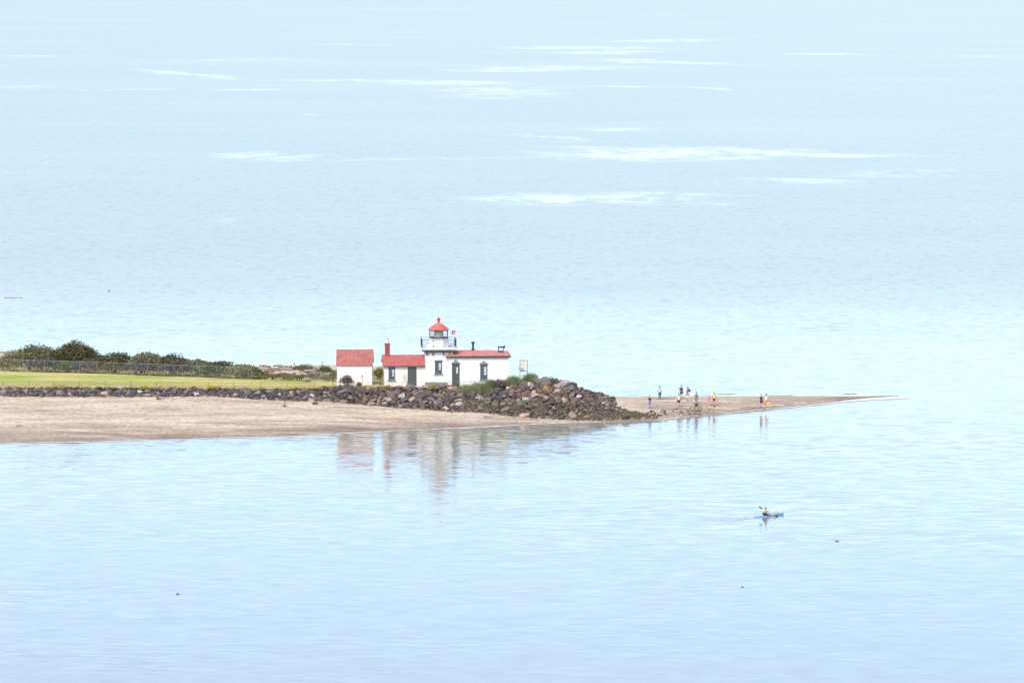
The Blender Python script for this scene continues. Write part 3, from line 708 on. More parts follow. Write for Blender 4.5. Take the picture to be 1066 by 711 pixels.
for (px, py, w, h, lab) in [(484, 405.5, 2.6, 1.15, 'green grass clump in front of the long house, right of its door'), (498, 405.0, 3.6, 1.35, 'widest green grass clump in front of the long house window'),
        (511, 404, 2.4, 1.2, 'small green grass clump beside the dark corner shrub'), (534.5, 400.5, 2.6, 1.55, 'tall olive-green grass clump left of the rusty frame'),
        (551, 398.8, 2.8, 1.5, 'tall green grass clump right of the rusty frame')]:
    p = gat(px, py)
    if px > 520: x_ = U(px, 400, 3.2).x; y_ = float(np.interp(x_, CREST[0], CREST[1])) - .35; p = Vector((x_, y_, ground(x_, y_)))
    tuft('grass_clump', (p.x, p.y, p.z), w, h, 2200, M['grass_green'], lab, 'grass clump', GG)
def flower(px, py, w, h, lab):
    p = gat(px, py); root = empty('flowering_plant', (p.x, p.y, p.z))
    vs, fs = leaf_cloud([((0, 0, h * .3), (w * .5, w * .4, h * .5))], 160, .05)
    me = bpy.data.meshes.new('foliage'); me.from_pydata(vs, [], fs); objm('foliage', me, M['leaf_olive'], root)
    vs, fs = leaf_cloud([((0, 0, h * .5), (w * .52, w * .42, h * .52))], 260, .05, up=.8, shell=.9)
    me = bpy.data.meshes.new('blossom'); me.from_pydata(vs, [], fs); objm('blossom', me, M['flower_yellow'], root)
    tag(root, lab, 'flowering plant', 'yellow flowering plants along the riprap')
for a in [(61, 405, 1.7, .75, 'largest yellow flowering clump, above the rocks at the left of the lawn'), (150, 405.5, 1.0, .5, 'yellow flowering clump left of the standing beachgoers'),
          (222, 405.5, 1.2, .5, 'yellow flowering clump above the rocks below the fence end'), (275, 406.5, .8, .35, 'small yellow flowering clump below the driftwood dune'),
          (303, 406.5, .9, .4, 'yellow flowering clump left of the person with driftwood behind'), (332, 406, .9, .4, 'yellow flowering clump on the rocks just left of the shed'),
          (382, 404.5, .7, .4, 'yellow flowering clump below the right corner of the shed'), (402, 404.5, .8, .4, 'yellow flowering clump below the window of the chimney wing'),
          (417, 404.5, .8, .4, 'yellow flowering clump left of the chimney wing door'), (450, 406, 1.1, .6, 'olive and yellow flowering clump below the tower'),
          (471, 406.5, 1.1, .6, 'bright yellow flowering clump below the long house door')]: flower(*a)
# short grass over lawn, dry fringe on its seaward edge, scrub grass on the dune
def grass_field(name, n, region, h, mats, label):
    bm = bmesh.new()
    for _ in range(n):
        r = region()
        if not r: continue
        x, y, mi, k = r; z = ground(x, y)
        for _b in range(4):
            hh = h * random.uniform(.5, 1.2) * k; a = random.uniform(0, PI); wd = random.uniform(.02, .05)
            ox, oy = random.gauss(0, .12), random.gauss(0, .12); cx, cy = math.cos(a) * wd, math.sin(a) * wd; lx, ly = random.gauss(0, .1), random.gauss(0, .1)
            f = bm.faces.new([bm.verts.new(q) for q in ((x + ox - cx, y + oy - cy, z), (x + ox + cx, y + oy + cy, z), (x + ox + lx, y + oy + ly, z + hh))]); f.material_index = mi
    tag(obj(name, bm, mats), label, 'grass', kind='stuff')
def reg_fringe():
    x = random.uniform(U(-60, 404, 2.7).x, U(398, 404, 2.7).x); dc = np.interp(x, CREST[0], CREST[1])
    y = dc + abs(random.gauss(0, 2.2)); return x, y, 0 if random.random() < .75 else 1, 1.0
grass_field('dry_grass', 5200, reg_fringe, .26, [M['grass_dry'], M['grass_green']], 'dry yellow grass fringing the lawn above the rocks')
def reg_dune():
    px = random.uniform(262, 400); p = U(px, random.uniform(384, 397), 2.6)
    if mnoise.noise((p.x * .3, p.y * .25, 5)) < -.1: return None
    return p.x, p.y, random.choices([0, 1, 2], [2, 1.2, 1.5])[0], 1.0
grass_field('dune_grass', 2600, reg_dune, .42, [M['grass_dry'], M['leaf_mid'], M['leaf_olive']], 'rough olive and brown dune grass among the driftwood')
def reg_far():
    px = random.uniform(-60, 262); y0 = np.interp(px, [0, 268], [385, 394]); p = U(px, y0, 2.7)
    return p.x, p.y + random.uniform(.3, 16), random.choices([0, 1], [2, 1])[0], 1.0
grass_field('beach_grass', 3000, reg_far, .5, [M['grass_dry'], M['leaf_olive']], 'dry beach grass on the dune behind the bushes')

# ------------------------------------------------------------------ driftwood
def log(px, py, length, r, ang, mat, label, z=None, group='driftwood logs', name='driftwood_log', lift=0.6):
    p = U(px, py, z) if z is not None else gat(px, py)
    bm = bmesh.new(); n = 7
    pts = [(length * (i / (n - 1) - .5), random.gauss(0, .03) * length * .5, random.gauss(0, .01) * length + (.0)) for i in range(n)]
    tube(bm, pts, [r * (1 - .35 * i / (n - 1)) * random.uniform(.88, 1.1) for i in range(n)], 8)
    if random.random() < .5:
        q = pts[3]; tube(bm, [q, (q[0] + .15, q[1] + .1, q[2] + r * 2.2)], [r * .35, r * .15], 5)
    o = obj(name, bm, mat, smooth=True); o.location = (p.x, p.y, p.z + r * lift); o.rotation_euler = (random.uniform(0, .6), random.uniform(-.05, .05), ang)
    return tag(o, label, 'driftwood', group)
BL = 'driftwood logs on the open sand'
log(20, 444.2, .85, .11, .05, M['driftwood_reddish'], 'short reddish log on the wet sand at far left', group=BL)
log(40, 447.5, 1.5, .06, -.25, M['driftwood_pale'], 'thin pale branch on the sand right of the short reddish log', group=BL)
log(348, 424.6, 1.6, .10, .0, M['driftwood_grey'], 'long dark grey log on the sand in front of the shed', group=BL)
log(383, 414.5, 3.0, .10, .75, M['driftwood_pale'], 'pale slanting log leaning on the boulders below the shed', group=BL, lift=4.5)
log(380, 420.5, 2.2, .16, .05, M['driftwood_grey'], 'thick grey log at the foot of the boulders below the shed', group=BL)
log(508, 434, 1.2, .08, .1, M['driftwood_brown'], 'brown stick on the sand below the long house', group=BL)
log(262, 418.8, 2.5, .07, .03, M['driftwood_brown'], 'long low brown log half buried in the sand', group=BL)
log(341, 417.0, 1.4, .09, .1, M['driftwood_brown'], 'brown log by the foot of the rocks left of the shed', group=BL)
dl = []
spots = [(267,383.4),(272,386),(276,383),(281,388),(285,384.6),(289,381.9),(292,387),(297,383.8),(300,386.4),(303,389.5),(307,385.6),(311,388.4),(315,386.8),(318,384.2),(322,385.3),(325,388),(314,391.5),(328,383.5),(333,386),(345,386.6),(341,393.5),(347,391.2),(296,389.8),(286,391)]
mats_ = ['driftwood_pale', 'driftwood_pale', 'driftwood_grey', 'driftwood_brown']; cols_ = {'driftwood_pale': 'pale', 'driftwood_grey': 'grey', 'driftwood_brown': 'brown'}
for i, (px, py) in enumerate(spots):
    m = mats_[random.randrange(4)]; L_ = random.uniform(1.2, 3.4); r = random.uniform(.11, .24)
    land = ("where the bush row ends" if px < 283 else "left of the person in orange" if px < 303 else "right of the person in orange" if px < 321 else "between the dune bushes" if px < 337 else "left of the shed")
    o = log(px, py, L_, r, random.uniform(-.5, .5), M[m], 'x', z=2.62, group='driftwood logs on the dune', lift=1.2)
    dl.append((o, f"{'long' if L_ > 2.4 else 'short'} {'thick' if r > .17 else 'slim'} {cols_[m]} driftwood log {land}", px))
byl = {}
for o, l, px in dl: byl.setdefault(l, []).append((px, o))
for l, lst in byl.items():
    lst.sort(key=lambda q: q[0])
    for k, (px, o) in enumerate(lst): o['label'] = l if len(lst) == 1 else ('leftmost ' if k == 0 else ORD[k] + '-from-left ') + l
WR = 'dark bits floating on the water'
for px, py, L_, lab in [(185.2, 618.3, .3, 'small dark bit of driftwood floating alone at lower left'), (871.5, 563.3, .36, 'dark driftwood chunk floating right of and below the kayak'), (773, 611, .2, 'tiniest floating wood bit, straight below the kayak'),
                    (14, 310.2, 3.0, 'long thin reddish log floating far out at the left'), (113.5, 303.2, .45, 'short dark log floating far out behind the bushes')]:
    log(px, py, L_, .07 if py > 400 else .07, .05, M['driftwood_reddish' if px < 50 else 'stem_brown'], lab, z=0.0, group=WR, name='floating_log', lift=.35)
# half-buried stump and stone by the dune
log(320, 396.8, .9, .38, .3, M['driftwood_grey'], 'stumpy grey block of driftwood on the grass left of the shed', z=2.7, group='driftwood logs on the dune', name='driftwood_stump')

# ------------------------------------------------------------------ fences
def chain_fence(pts, h, label, spacing=2.62):
    p0 = Vector(pts[0]); root = empty('chain_link_fence', p0)
    ps = [Vector(p) - p0 for p in pts]
    seg = [(a, b, (b - a).length) for a, b in zip(ps, ps[1:])]; total = sum(s[2] for s in seg)
    def along(t):
        for a, b, l in seg:
            if t <= l: return a.lerp(b, t / l)
            t -= l
        return ps[-1]
    n = max(1, int(round(total / spacing))); posts = [along(total * i / n) for i in range(n + 1)]
    for q in posts:
        bm = bmesh.new(); lathe(bm, [(.022, -.4), (.022, h + .03), (.033, h + .03), (.016, h + .08)], 7, q.x, q.y, q.z); obj('post', bm, M['galvanised'], root)
    bm = bmesh.new(); tube(bm, [q + Vector((0, 0, h)) for q in posts], .019, 6); obj('rail', bm, M['galvanised'], root)
    bm = bmesh.new(); tube(bm, [q + Vector((0, 0, .08)) for q in posts], .012, 5); obj('bottom_wire', bm, M['galvanised'], root)
    bm = bmesh.new()
    for a, b in zip(posts, posts[1:]):
        o = Vector((0, -.04, 0))
        bm.faces.new([bm.verts.new(a + o + Vector((0, 0, .05))), bm.verts.new(b + o + Vector((0, 0, .05))), bm.verts.new(b + o + Vector((0, 0, h - .03))), bm.verts.new(a + o + Vector((0, 0, h - .03)))])
    obj('wire_mesh', bm, M['chain_link'], root)
    tag(root, label, 'fence', 'chain link fences behind the lawn')
chain_fence([U(-60, 383, 2.72), U(0, 385, 2.72), U(100, 388, 2.72), U(180, 391, 2.72), U(262, 394, 2.72)], 1.45, 'tall grey chain link fence along the back of the lawn before the bushes')
chain_fence([U(328, 397, 2.72), U(349, 397.5, 2.72)], 1.2, 'short chain link fence beside the left wall of the shed', 2.0)
# low rope-and-post fence on the crest
def low_fence(pxs, label, name='wire_fence', hh=.85):
    P = []
    for px in pxs:
        x = U(px, 404, 2.7).x; y = float(np.interp(x, CREST[0], CREST[1])) + .9; P.append(Vector((x, y, ground(x, y))))
    root = empty(name, P[0])
    for q in P:
        bm = bmesh.new(); q2 = q - P[0]; h_ = hh * random.uniform(.95, 1.05); bx(bm, q2.x - .04, q2.x + .04, q2.y - .04, q2.y + .04, q2.z - .4, q2.z + h_); obj('post', bm, M['fence_wood'], root)
    for zz, r in ((hh - .08, .016), (hh * .5, .012)):
        bm = bmesh.new(); pts = []
        for a, b in zip(P, P[1:]):
            for k in range(6):
                t = k / 6; v = a.lerp(b, t) - P[0]; v.z += zz - .05 * math.sin(PI * t); v.y -= .05; pts.append(v)
        v = P[-1] - P[0]; v.z += zz; v.y -= .05; pts.append(v); tube(bm, pts, r, 5); obj('wire', bm, M['fence_wood'], root)
    tag(root, label, 'fence', 'low wire fences along the riprap crest')
low_fence([-26, 1, 28, 54, 81, 108, 135, 162, 189, 216, 243, 271, 299, 327], 'low post and wire fence between the lawn and the rocks')
low_fence([346, 372, 398, 424, 450, 476, 494, 511, 524], 'low post and wire fence in front of the white buildings', 'wire_fence', .8)

# ------------------------------------------------------------------ buildings
S = F / 588.0
def window(root, x0, x1, z0, z1, yf, cap=True, white=(1, 2), cols=2, rows=4):
    t = .09
    bm = bmesh.new()
    bx(bm, x0 - t, x0, yf - .07, yf + .05, z0, z1); bx(bm, x1, x1 + t, yf - .07, yf + .05, z0, z1); bx(bm, x0 - t, x1 + t, yf - .07, yf + .05, z1, z1 + t)
    mid = (z0 + z1) / 2; bx(bm, x0, x1, yf - .055, yf + .05, mid - .035, mid + .035); xm = (x0 + x1) / 2; bx(bm, xm - .02, xm + .02, yf - .05, yf + .05, z0, mid - .035); bx(bm, xm - .02, xm + .02, yf - .05, yf + .05, mid + .035, z1)
    w = obj('window', bm, M['green_trim'], root)
    bm = bmesh.new(); bx(bm, x0, x1, yf - .015, yf + .05, z0, z1); obj('pane', bm, M['window_glass'], w)
    # drawn white blind seen through the right-hand panes
    bm = bmesh.new()
    wz0, wz1 = z0 + (z1 - z0) * .30, z0 + (z1 - z0) * .88; nr = 3
    for i in range(nr):
        a = wz0 + (wz1 - wz0) * i / nr; bx(bm, xm + .05, x1 - .03, yf - .03, yf - .012, a + .03, a + (wz1 - wz0) / nr - .03)
    obj('blind', bm, M['pane_white'], w)
    bm = bmesh.new(); bx(bm, x0 - .22, x1 + .22, yf - .16, yf + .04, z0 - .13, z0 - .003); obj('sill', bm, M['pale_green_trim'], w)
    bm = bmesh.new()
    if cap:
        bx(bm, x0 - .2, x1 + .2, yf - .14, yf + .04, z1 + t + .003, z1 + t + .14)
        h0 = z1 + t + .14; pv = [(x0 - .2, h0), (x1 + .2, h0), (xm + .12, h0 + .2), (xm + .09, h0 + .34), (xm - .09, h0 + .34), (xm - .12, h0 + .2)]
        a = [bm.verts.new((x, yf - .13, z)) for x, z in pv]; b = [bm.verts.new((x, yf + .02, z)) for x, z in pv]
        bm.faces.new(a); bm.faces.new(list(reversed(b)))
        for i in range(6): bm.faces.new((a[i], b[i], b[(i + 1) % 6], a[(i + 1) % 6]))
    else: bx(bm, x0 - .18, x1 + .18, yf - .13, yf + .04, z1 + t + .003, z1 + t + .13)
    obj('hood', bm, M['pale_green_trim'], w)
    return w
def door(root, x0, x1, z1, yf, glazed=False, light=False):
    t = .11; m = M['door_green']
    bm = bmesh.new(); bx(bm, x0, x1, yf - .03, yf + .05, .02, z1)
    xm = (x0 + x1) / 2
    for za, zb in ((.15, z1 * .4), (z1 * .46, z1 * .9)):
        for xa, xb in ((x0 + .1, xm - .05), (xm + .05, x1 - .1)): bx(bm, xa, xb, yf - .045, yf - .028, za, zb)
    d = obj('door', bm, m, root)
    bm = bmesh.new()
    bx(bm, x0 - t, x0 - .003, yf - .09, yf + .05, .0, z1 + t); bx(bm, x1 + .003, x1 + t, yf - .09, yf + .05, .0, z1 + t); bx(bm, x0 - .003, x1 + .003, yf - .09, yf + .05, z1 + .003, z1 + t)
    obj('frame', bm, M['green_trim'], d)
    bm = bmesh.new(); h0 = z1 + t + .003; e = .12 if light else .26
    bx(bm, x0 - t - .08, x1 + t + .08, yf - .16, yf + .04, h0, h0 + .12); h1 = h0 + .12
    pv = [(x0 - t, h1), (x1 + t, h1), (xm + .14, h1 + e), (xm + .1, h1 + e + .12), (xm - .1, h1 + e + .12), (xm - .14, h1 + e)]
    a = [bm.verts.new((x, yf - .13, z)) for x, z in pv]; b = [bm.verts.new((x, yf + .02, z)) for x, z in pv]
    bm.faces.new(a); bm.faces.new(list(reversed(b)))
    for i in range(6): bm.faces.new((a[i], b[i], b[(i + 1) % 6], a[(i + 1) % 6]))
    obj('hood', bm, M['pale_green_trim'], d)
    if glazed:
        bm = bmesh.new()
        for i in range(3):
            zz = z1 * .60 + i * .28; bx(bm, xm + .06, x1 - .08, yf - .062, yf - .046, zz, zz + .22)
        obj('pane', bm, M['pane_white'], d)
    bm = bmesh.new(); ell(bm, (x0 + .12, yf - .09, 1.05), (.035, .045, .035), 8, 6); obj('handle', bm, M['dark_iron'], d)
def gable_shell(bm, x0, x1, y0, y1, ze, R, ov=.25, th=.10):
    """roof slabs, ridge along x"""
    ym = (y0 + y1) / 2; sl = R / (ym - y0)
    for s in (-1, 1):
        ye = ym + s * ((y1 - y0) / 2 + ov); zo = ze - sl * ov
        pr = [(ye, zo), (ym, ze + R), (ym, ze + R + th), (ye, zo + th)]
        a = [bm.verts.new((x0 - ov, y, z)) for y, z in pr]; b = [bm.verts.new((x1 + ov, y, z)) for y, z in pr]
        bm.faces.new(a); bm.faces.new(list(reversed(b)))
        for i in range(4): bm.faces.new((a[i], b[i], b[(i + 1) % 4], a[(i + 1) % 4]))
    bmesh.ops.recalc_face_normals(bm, faces=bm.faces)
def gable_walls(bm, x0, x1, y0, y1, ze, R):
    ym = (y0 + y1) / 2
    pr = [(y0, -.3), (y1, -.3), (y1, ze), (ym, ze + R - .01), (y0, ze)]
    a = [bm.verts.new((x0, y, z)) for y, z in pr]; b = [bm.verts.new((x1, y, z)) for y, z in pr]
    bm.faces.new(a); bm.faces.new(list(reversed(b)))
    for i in range(5): bm.faces.new((a[i], b[i], b[(i + 1) % 5], a[(i + 1) % 5]))
    bmesh.ops.recalc_face_normals(bm, faces=bm.faces)

# shed
p = U(369, 401.6, 2.75); sh = empty('shed', p, 0.0)
bm = bmesh.new(); gable_walls(bm, -2.3, 2.3, 0, 4.4, 2.72, 1.72); obj('wall', bm, M['shed_paint'], sh)
bm = bmesh.new(); gable_shell(bm, -2.3, 2.3, 0, 4.4, 2.74, 1.72, .13, .08); rf = obj('roof', bm, M['roof_shed'], sh)
bm = bmesh.new(); tube(bm, [(-2.44, 2.2, 4.55), (2.44, 2.2, 4.55)], .06, 6); obj('ridge_cap', bm, M['roof_wing'], rf)
bm = bmesh.new(); bx(bm, .93, 1.12, -.06, .01, 1.15, 1.4); bx(bm, .99, 1.05, -.04, .01, .3, 1.15); obj('meter_box', bm, M['rail_grey'], sh)
bm = bmesh.new(); bx(bm, -2.33, 2.33, -.03, .02, -.3, .12); obj('plinth', bm, M['cream_paint'], sh)
tag(sh, 'small white shed with a plain faded red gable roof, left of the lighthouse', 'shed')

# lighthouse
LX = 457.0
p = U(LX, 402.0, 2.8); lh = empty('lighthouse', p, math.radians(3.5))
def X(px): return (px - LX) / S
def Zp(py): return (402.0 - py) / S
# chimney wing
wx0, wx1 = X(400), X(442.6)
bm = bmesh.new(); gable_walls(bm, wx0, wx1, 0, 4.6, 2.80, 1.05); obj('wall', bm, M['cream_paint'], lh)['label'] = 'cream wall of the low chimney wing'
bm = bmesh.new(); ov = .26; gable_shell(bm, wx0, wx1 - .28, 0, 4.6, 2.84, 1.05, ov, .08); rw = obj('roof', bm, M['roof_wing'], lh)
rw['label'] = 'deep red gable roof of the chimney wing'
bm = bmesh.new(); bx(bm, wx0 - ov, wx1, -ov - .03, -ov + .07, 2.60, 2.705); obj('gutter', bm, M['green_trim'], rw)
bm = bmesh.new(); cx0, cx1 = X(401.2), X(406.3); bx(bm, cx0, cx1, 2.0, 2.6, 3.2, Zp(359.6)); bx(bm, cx0 - .05, cx1 + .05, 1.95, 2.65, Zp(359.6) + .003, Zp(359.6) + .16)
bx(bm, cx0 - .04, cx1 + .04, 1.96, 2.64, 3.6, 3.95)
ch = obj('chimney', bm, M['red_brick'], lh)
bm = bmesh.new(); lathe(bm, [(.2, 0), (.17, .12), (.13, .45), (.12, .62), (.17, .64), (.17, .70), (.05, .74)], 10, (cx0 + cx1) / 2, 2.3, Zp(359.6) + .16); obj('chimney_pot', bm, M['pot_cream'], ch)
bm = bmesh.new(); bx(bm, wx0 - .03, wx1, -.03, .02, -.3, .14); obj('plinth', bm, M['white_paint'], lh)
window(lh, X(405.0), X(410.2), Zp(395), Zp(382.8), 0, cap=False)
door(lh, X(425.2), X(432.4), Zp(382.6), 0, light=True)
# tower
tx0, tx1, ty0, ty1 = X(442.6), X(471.6), -.2, 3.45
bm = bmesh.new(); bx(bm, tx0, tx1, ty0, ty1, -.3, Zp(365.3)); obj('tower_wall', bm, M['white_paint'], lh)
bm = bmesh.new(); bx(bm, tx0 - .06, X(466), ty0 - .08, ty0 + .02, -.3, Zp(397.8)); obj('plinth', bm, M['pale_green_trim'], lh)['label'] = 'grey-green plinth under the tower'
window(lh, X(453.4), X(459.2), Zp(388.8), Zp(376.2), ty0, cap=False)
gx0, gx1, gy0, gy1 = X(438.8), X(475.4), ty0 - .5, ty1 + .5
bm = bmesh.new(); zc = Zp(365.3)
bx(bm, tx0 - .12, tx1 + .12, ty0 - .12, ty1 + .12, zc - .13, zc - .002); bx(bm, gx0 + .08, gx1 - .08, gy0 + .08, gy1 - .08, zc, zc + .24)
obj('cornice', bm, M['green_trim'], lh)
bm = bmesh.new(); bx(bm, gx0, gx1, gy0, gy1, zc + .243, zc + .44); obj('gallery_deck', bm, M['white_paint'], lh)
for bxp in (444.3, 450.6, 461.6, 468):
    bm = bmesh.new(); xx = X(bxp); vs = [(ty0 - .02, zc - .55), (ty0 - .02, zc - .135), (gy0 + .12, zc - .135), (gy0 + .12, zc - .22)]
    a = [bm.verts.new((xx - .07, y, z)) for y, z in vs]; b = [bm.verts.new((xx + .07, y, z)) for y, z in vs]
    bm.faces.new(a); bm.faces.new(list(reversed(b)))
    for i in range(4): bm.faces.new((a[i], b[i], b[(i + 1) % 4], a[(i + 1) % 4]))
    bmesh.ops.recalc_face_normals(bm, faces=bm.faces); obj('bracket', bm, M['green_trim'], lh)
zd = zc + .44; rh = 1.12
bm = bmesh.new()
def rail_run(a, b, nb):
    a, b = Vector(a), Vector(b)
    for zz, r in ((rh, .028), (rh * .62, .018), (rh * .12, .018)): tube(bm, [a + Vector((0, 0, zz)), b + Vector((0, 0, zz))], r, 6)
    for i in range(nb + 1):
        q = a.lerp(b, i / nb); tube(bm, [q, q + Vector((0, 0, rh))], .034 if i in (0, nb) else .016, 5)
g = .07
rail_run((gx0 + g, gy0 + g, zd), (gx1 - g, gy0 + g, zd), 12); rail_run((gx0 + g, gy1 - g, zd), (gx1 - g, gy1 - g, zd), 12)
obj('railing', bm, M['rail_grey'], lh)
bm = bmesh.new(); rail_run((gx0 + g, gy0 + g, zd), (gx0 + g, gy1 - g, zd), 16); rail_run((gx1 - g, gy0 + g, zd), (gx1 - g, gy1 - g, zd), 16)
obj('railing', bm, M['dark_iron'], lh)['label'] = 'dark side railings of the gallery'
lcx, lcy = X(457.3), (ty0 + ty1) / 2
zl0, zl1 = zd, Zp(351.4) - .2
dz = -.17   # the lantern stands about 1.7 m behind the facade, seen from above
zl1 = Zp(351.6) + dz; zl2 = Zp(342.6) + dz; zl3 = Zp(335.2) + dz
n8 = 8
bm = bmesh.new(); lathe(bm, [(1.38, zd - .01), (1.38, zl1 - .1), (1.46, zl1 - .1), (1.46, zl1)], n8, lcx, lcy, 0, phase=.5); obj('lantern_base', bm, M['white_paint'], lh)
bm = bmesh.new()
rr = 1.27
for i in range(n8):
    a = 2 * PI * (i + .5) / n8; q = Vector((lcx + rr * math.cos(a), lcy + rr * math.sin(a), 0)); tube(bm, [q + Vector((0, 0, zl1)), q + Vector((0, 0, zl2))], .045, 6)
lathe(bm, [(rr + .06, zl1 + .003), (rr + .06, zl1 + .1), (rr - .06, zl1 + .1), (rr - .06, zl1 + .003)], n8, lcx, lcy, 0, caps=False, phase=.5)
lathe(bm, [(rr + .06, zl2 - .1), (rr + .06, zl2 - .003), (rr - .06, zl2 - .003), (rr - .06, zl2 - .1)], n8, lcx, lcy, 0, caps=False, phase=.5)
fr = obj('lantern_frame', bm, M['green_trim'], lh)
bm = bmesh.new(); lathe(bm, [(rr, zl1 + .1), (rr, zl2 - .1)], n8, lcx, lcy, 0, caps=False, phase=.5); obj('lantern_glass', bm, M['lantern_glass'], fr)
bm = bmesh.new(); lathe(bm, [(.3, zl1), (.3, zl1 + .1), (.60, zl1 + .12), (.62, (zl1 + zl2) / 2), (.56, zl2 - .12), (.2, zl2 - .04)], 14, lcx, lcy, 0); obj('lens', bm, M['lens_curtain'], fr, smooth=True)
bm = bmesh.new(); lathe(bm, [(1.46, zl2 + .003), (1.49, zl2 + .08), (.95, zl2 + (zl3 - zl2) * .52), (.5, zl2 + (zl3 - zl2) * .82), (.15, zl3)], n8, lcx, lcy, 0, phase=.5); rfl = obj('lantern_roof', bm, M['roof_lantern'], lh)
bm = bmesh.new(); lathe(bm, [(.15, zl3 + .004), (.12, zl3 + .12), (.13, zl3 + .28), (.22, zl3 + .36), (.25, zl3 + .48), (.18, zl3 + .62), (.05, zl3 + .68)], 12, lcx, lcy, 0); obj('ventilator_ball', bm, M['red_paint'], rfl, smooth=True)
bm = bmesh.new(); tube(bm, [(lcx, lcy, zl3 + .66), (lcx, lcy, zl3 + 1.75)], [.022, .010], 5); obj('lightning_rod', bm, M['rail_grey'], rfl)
# small red lamp on a white post at the gallery corner
bm = bmesh.new(); ax = X(472); tube(bm, [(ax, gy0 + .2, zd), (ax, gy0 + .2, Zp(347.6))], .045, 6); ml = obj('lamp_post', bm, M['white_paint'], lh)
bm = bmesh.new(); bx(bm, ax - .22, ax + .22, gy0 + .08, gy0 + .34, Zp(347.4), Zp(343.9)); bx(bm, ax - .25, ax + .25, gy0 + .05, gy0 + .37, Zp(343.9) + .003, Zp(343.5)); lb = obj('lamp_box', bm, M['red_paint'], ml)
bm = bmesh.new(); bx(bm, ax - .02, ax + .12, gy0 + .05, gy0 + .078, Zp(346.9), Zp(344.9)); obj('lamp_pane', bm, M['pane_white'], lb)
bm = bmesh.new(); bx(bm, X(449.8), X(452), gy0 + .01, gy0 + .12, zd + .88, zd + 1.0); bx(bm, X(450.2), X(452), gy0 + .01, gy0 + .12, zd + .2, zd + .34); obj('floodlight', bm, M['dark_iron'], lh)
# long house, low hip roof
hx0, hx1, hy0, hy1, he = X(466.5), X(529.6), -.75, 5.35, Zp(371.8)
bm = bmesh.new(); bx(bm, hx0, hx1, hy0, hy1, -.3, he); obj('wall', bm, M['white_paint'], lh)['label'] = 'white wall of the long house'
bm = bmesh.new(); o_ = .3
bx(bm, hx0 - o_ + .06, hx1 + o_ - .06, hy0 - o_ + .06, hy1 + o_ - .06, he + .003, he + .10); bx(bm, hx0 - o_, hx1 + o_, hy0 - o_, hy1 + o_, he + .103, he + .24)
obj('eave', bm, M['green_trim'], lh)
ex0, ex1, ey0, ey1, ez = hx0 - o_ - .04, hx1 + o_ + .04, hy0 - o_ - .04, hy1 + o_ + .04, he + .243
R_ = .50; run = 3.0; ym = (ey0 + ey1) / 2
bm = bmesh.new()
v = [bm.verts.new(q) for q in ((ex0, ey0, ez), (ex1, ey0, ez), (ex1, ey1, ez), (ex0, ey1, ez), (ex0, ey0, ez + .05), (ex1, ey0, ez + .05), (ex1, ey1, ez + .05), (ex0, ey1, ez + .05), (ex0 + .8, ym, ez + R_), (ex1 - run, ym, ez + R_))]
for f in ((3, 2, 1, 0), (0, 1, 5, 4), (1, 2, 6, 5), (2, 3, 7, 6), (3, 0, 4, 7), (4, 5, 9, 8), (5, 6, 9), (6, 7, 8, 9), (7, 4, 8)): bm.faces.new([v[i] for i in f])
rh_ = obj('roof', bm, M['roof_house'], lh); rh_['label'] = 'low light red hip roof of the long house'
bm = bmesh.new(); sx = X(494.8) - .15; lathe(bm, [(.24, ez + R_ - .1), (.22, ez + R_ + .12), (.14, ez + R_ + .16), (.13, ez + R_ + .80), (.22, ez + R_ + .86), (.26, ez + R_ + .98), (.16, ez + R_ + 1.1)], 12, sx, ym, 0); obj('vent_stack', bm, M['dark_iron'], rh_, smooth=True)
hx = X(523); zz = ez + .30; yy = ym - .4
bm = bmesh.new(); bx(bm, hx - .45, hx + .28, yy - .3, yy + .3, zz - .15, zz + .1)
for qx in (-.33, .3): tube(bm, [(hx + qx, yy, zz + .05), (hx + qx * 1.1, yy, zz + .5)], .06, 6)
hb = obj('horn_stand', bm, M['dark_iron'], rh_)
bm = bmesh.new(); tube(bm, [(hx - .42, yy, zz + .62), (hx - .1, yy, zz + .58), (hx + .25, yy, zz + .6), (hx + .52, yy, zz + .66)], [.13, .09, .12, .20], 10); obj('fog_horn', bm, M['dark_iron'], hb)
door(lh, X(471.2), X(477.2), Zp(378.6), hy0, glazed=True)
window(lh, X(500.6), X(506.4), Zp(394.6), Zp(379.6), hy0, cap=True)
bm = bmesh.new(); bx(bm, hx0 - .02, hx1 + .03, hy0 - .03, hy0 + .02, -.3, .1); obj('plinth', bm, M['cream_paint'], lh)
tag(lh, 'white lighthouse with red lantern roof, gallery tower, chimney wing and long house', 'lighthouse')

# rusty frame with a pale panel
p = U(545.3, 399, 3.3); rf_ = empty('signal_frame', (p.x, p.y + 1.0, ground(p.x, p.y + 1) - .1))
zt_ = 3.0 + (0)
b0 = rf_.location.z
def zat(py): return (U(545.3, py, 0), 0)[1]
def zpx(py, y):  # height of a pixel row at distance y
    b = -(py - H0 / 2) / F; return CAM_H + y * ((-_sp + b * _cp) / (_cp + b * _sp)) - b0
yq = rf_.location.y; z1 = zpx(375, yq); zm = zpx(386.4, yq)
bm = bmesh.new(); xa, xb = -.50, .47
for xx in (xa, xb): bx(bm, xx - .045, xx + .045, -.045, .045, -.4, z1)
bx(bm, xa + .048, xb - .048, -.04, .04, z1 - .09, z1); bx(bm, xa + .048, xb - .048, -.04, .04, zm - .05, zm + .05)
tube(bm, [(xa, 0, zm - .1), (xa - .02, .9, -.3)], .035, 5)
obj('frame', bm, M['rust'], rf_)
bm = bmesh.new(); bx(bm, xa + .05, xa + .62, -.09, -.046, zpx(383.5, yq), z1 - .12); obj('panel', bm, M['panel_cream'], rf_)
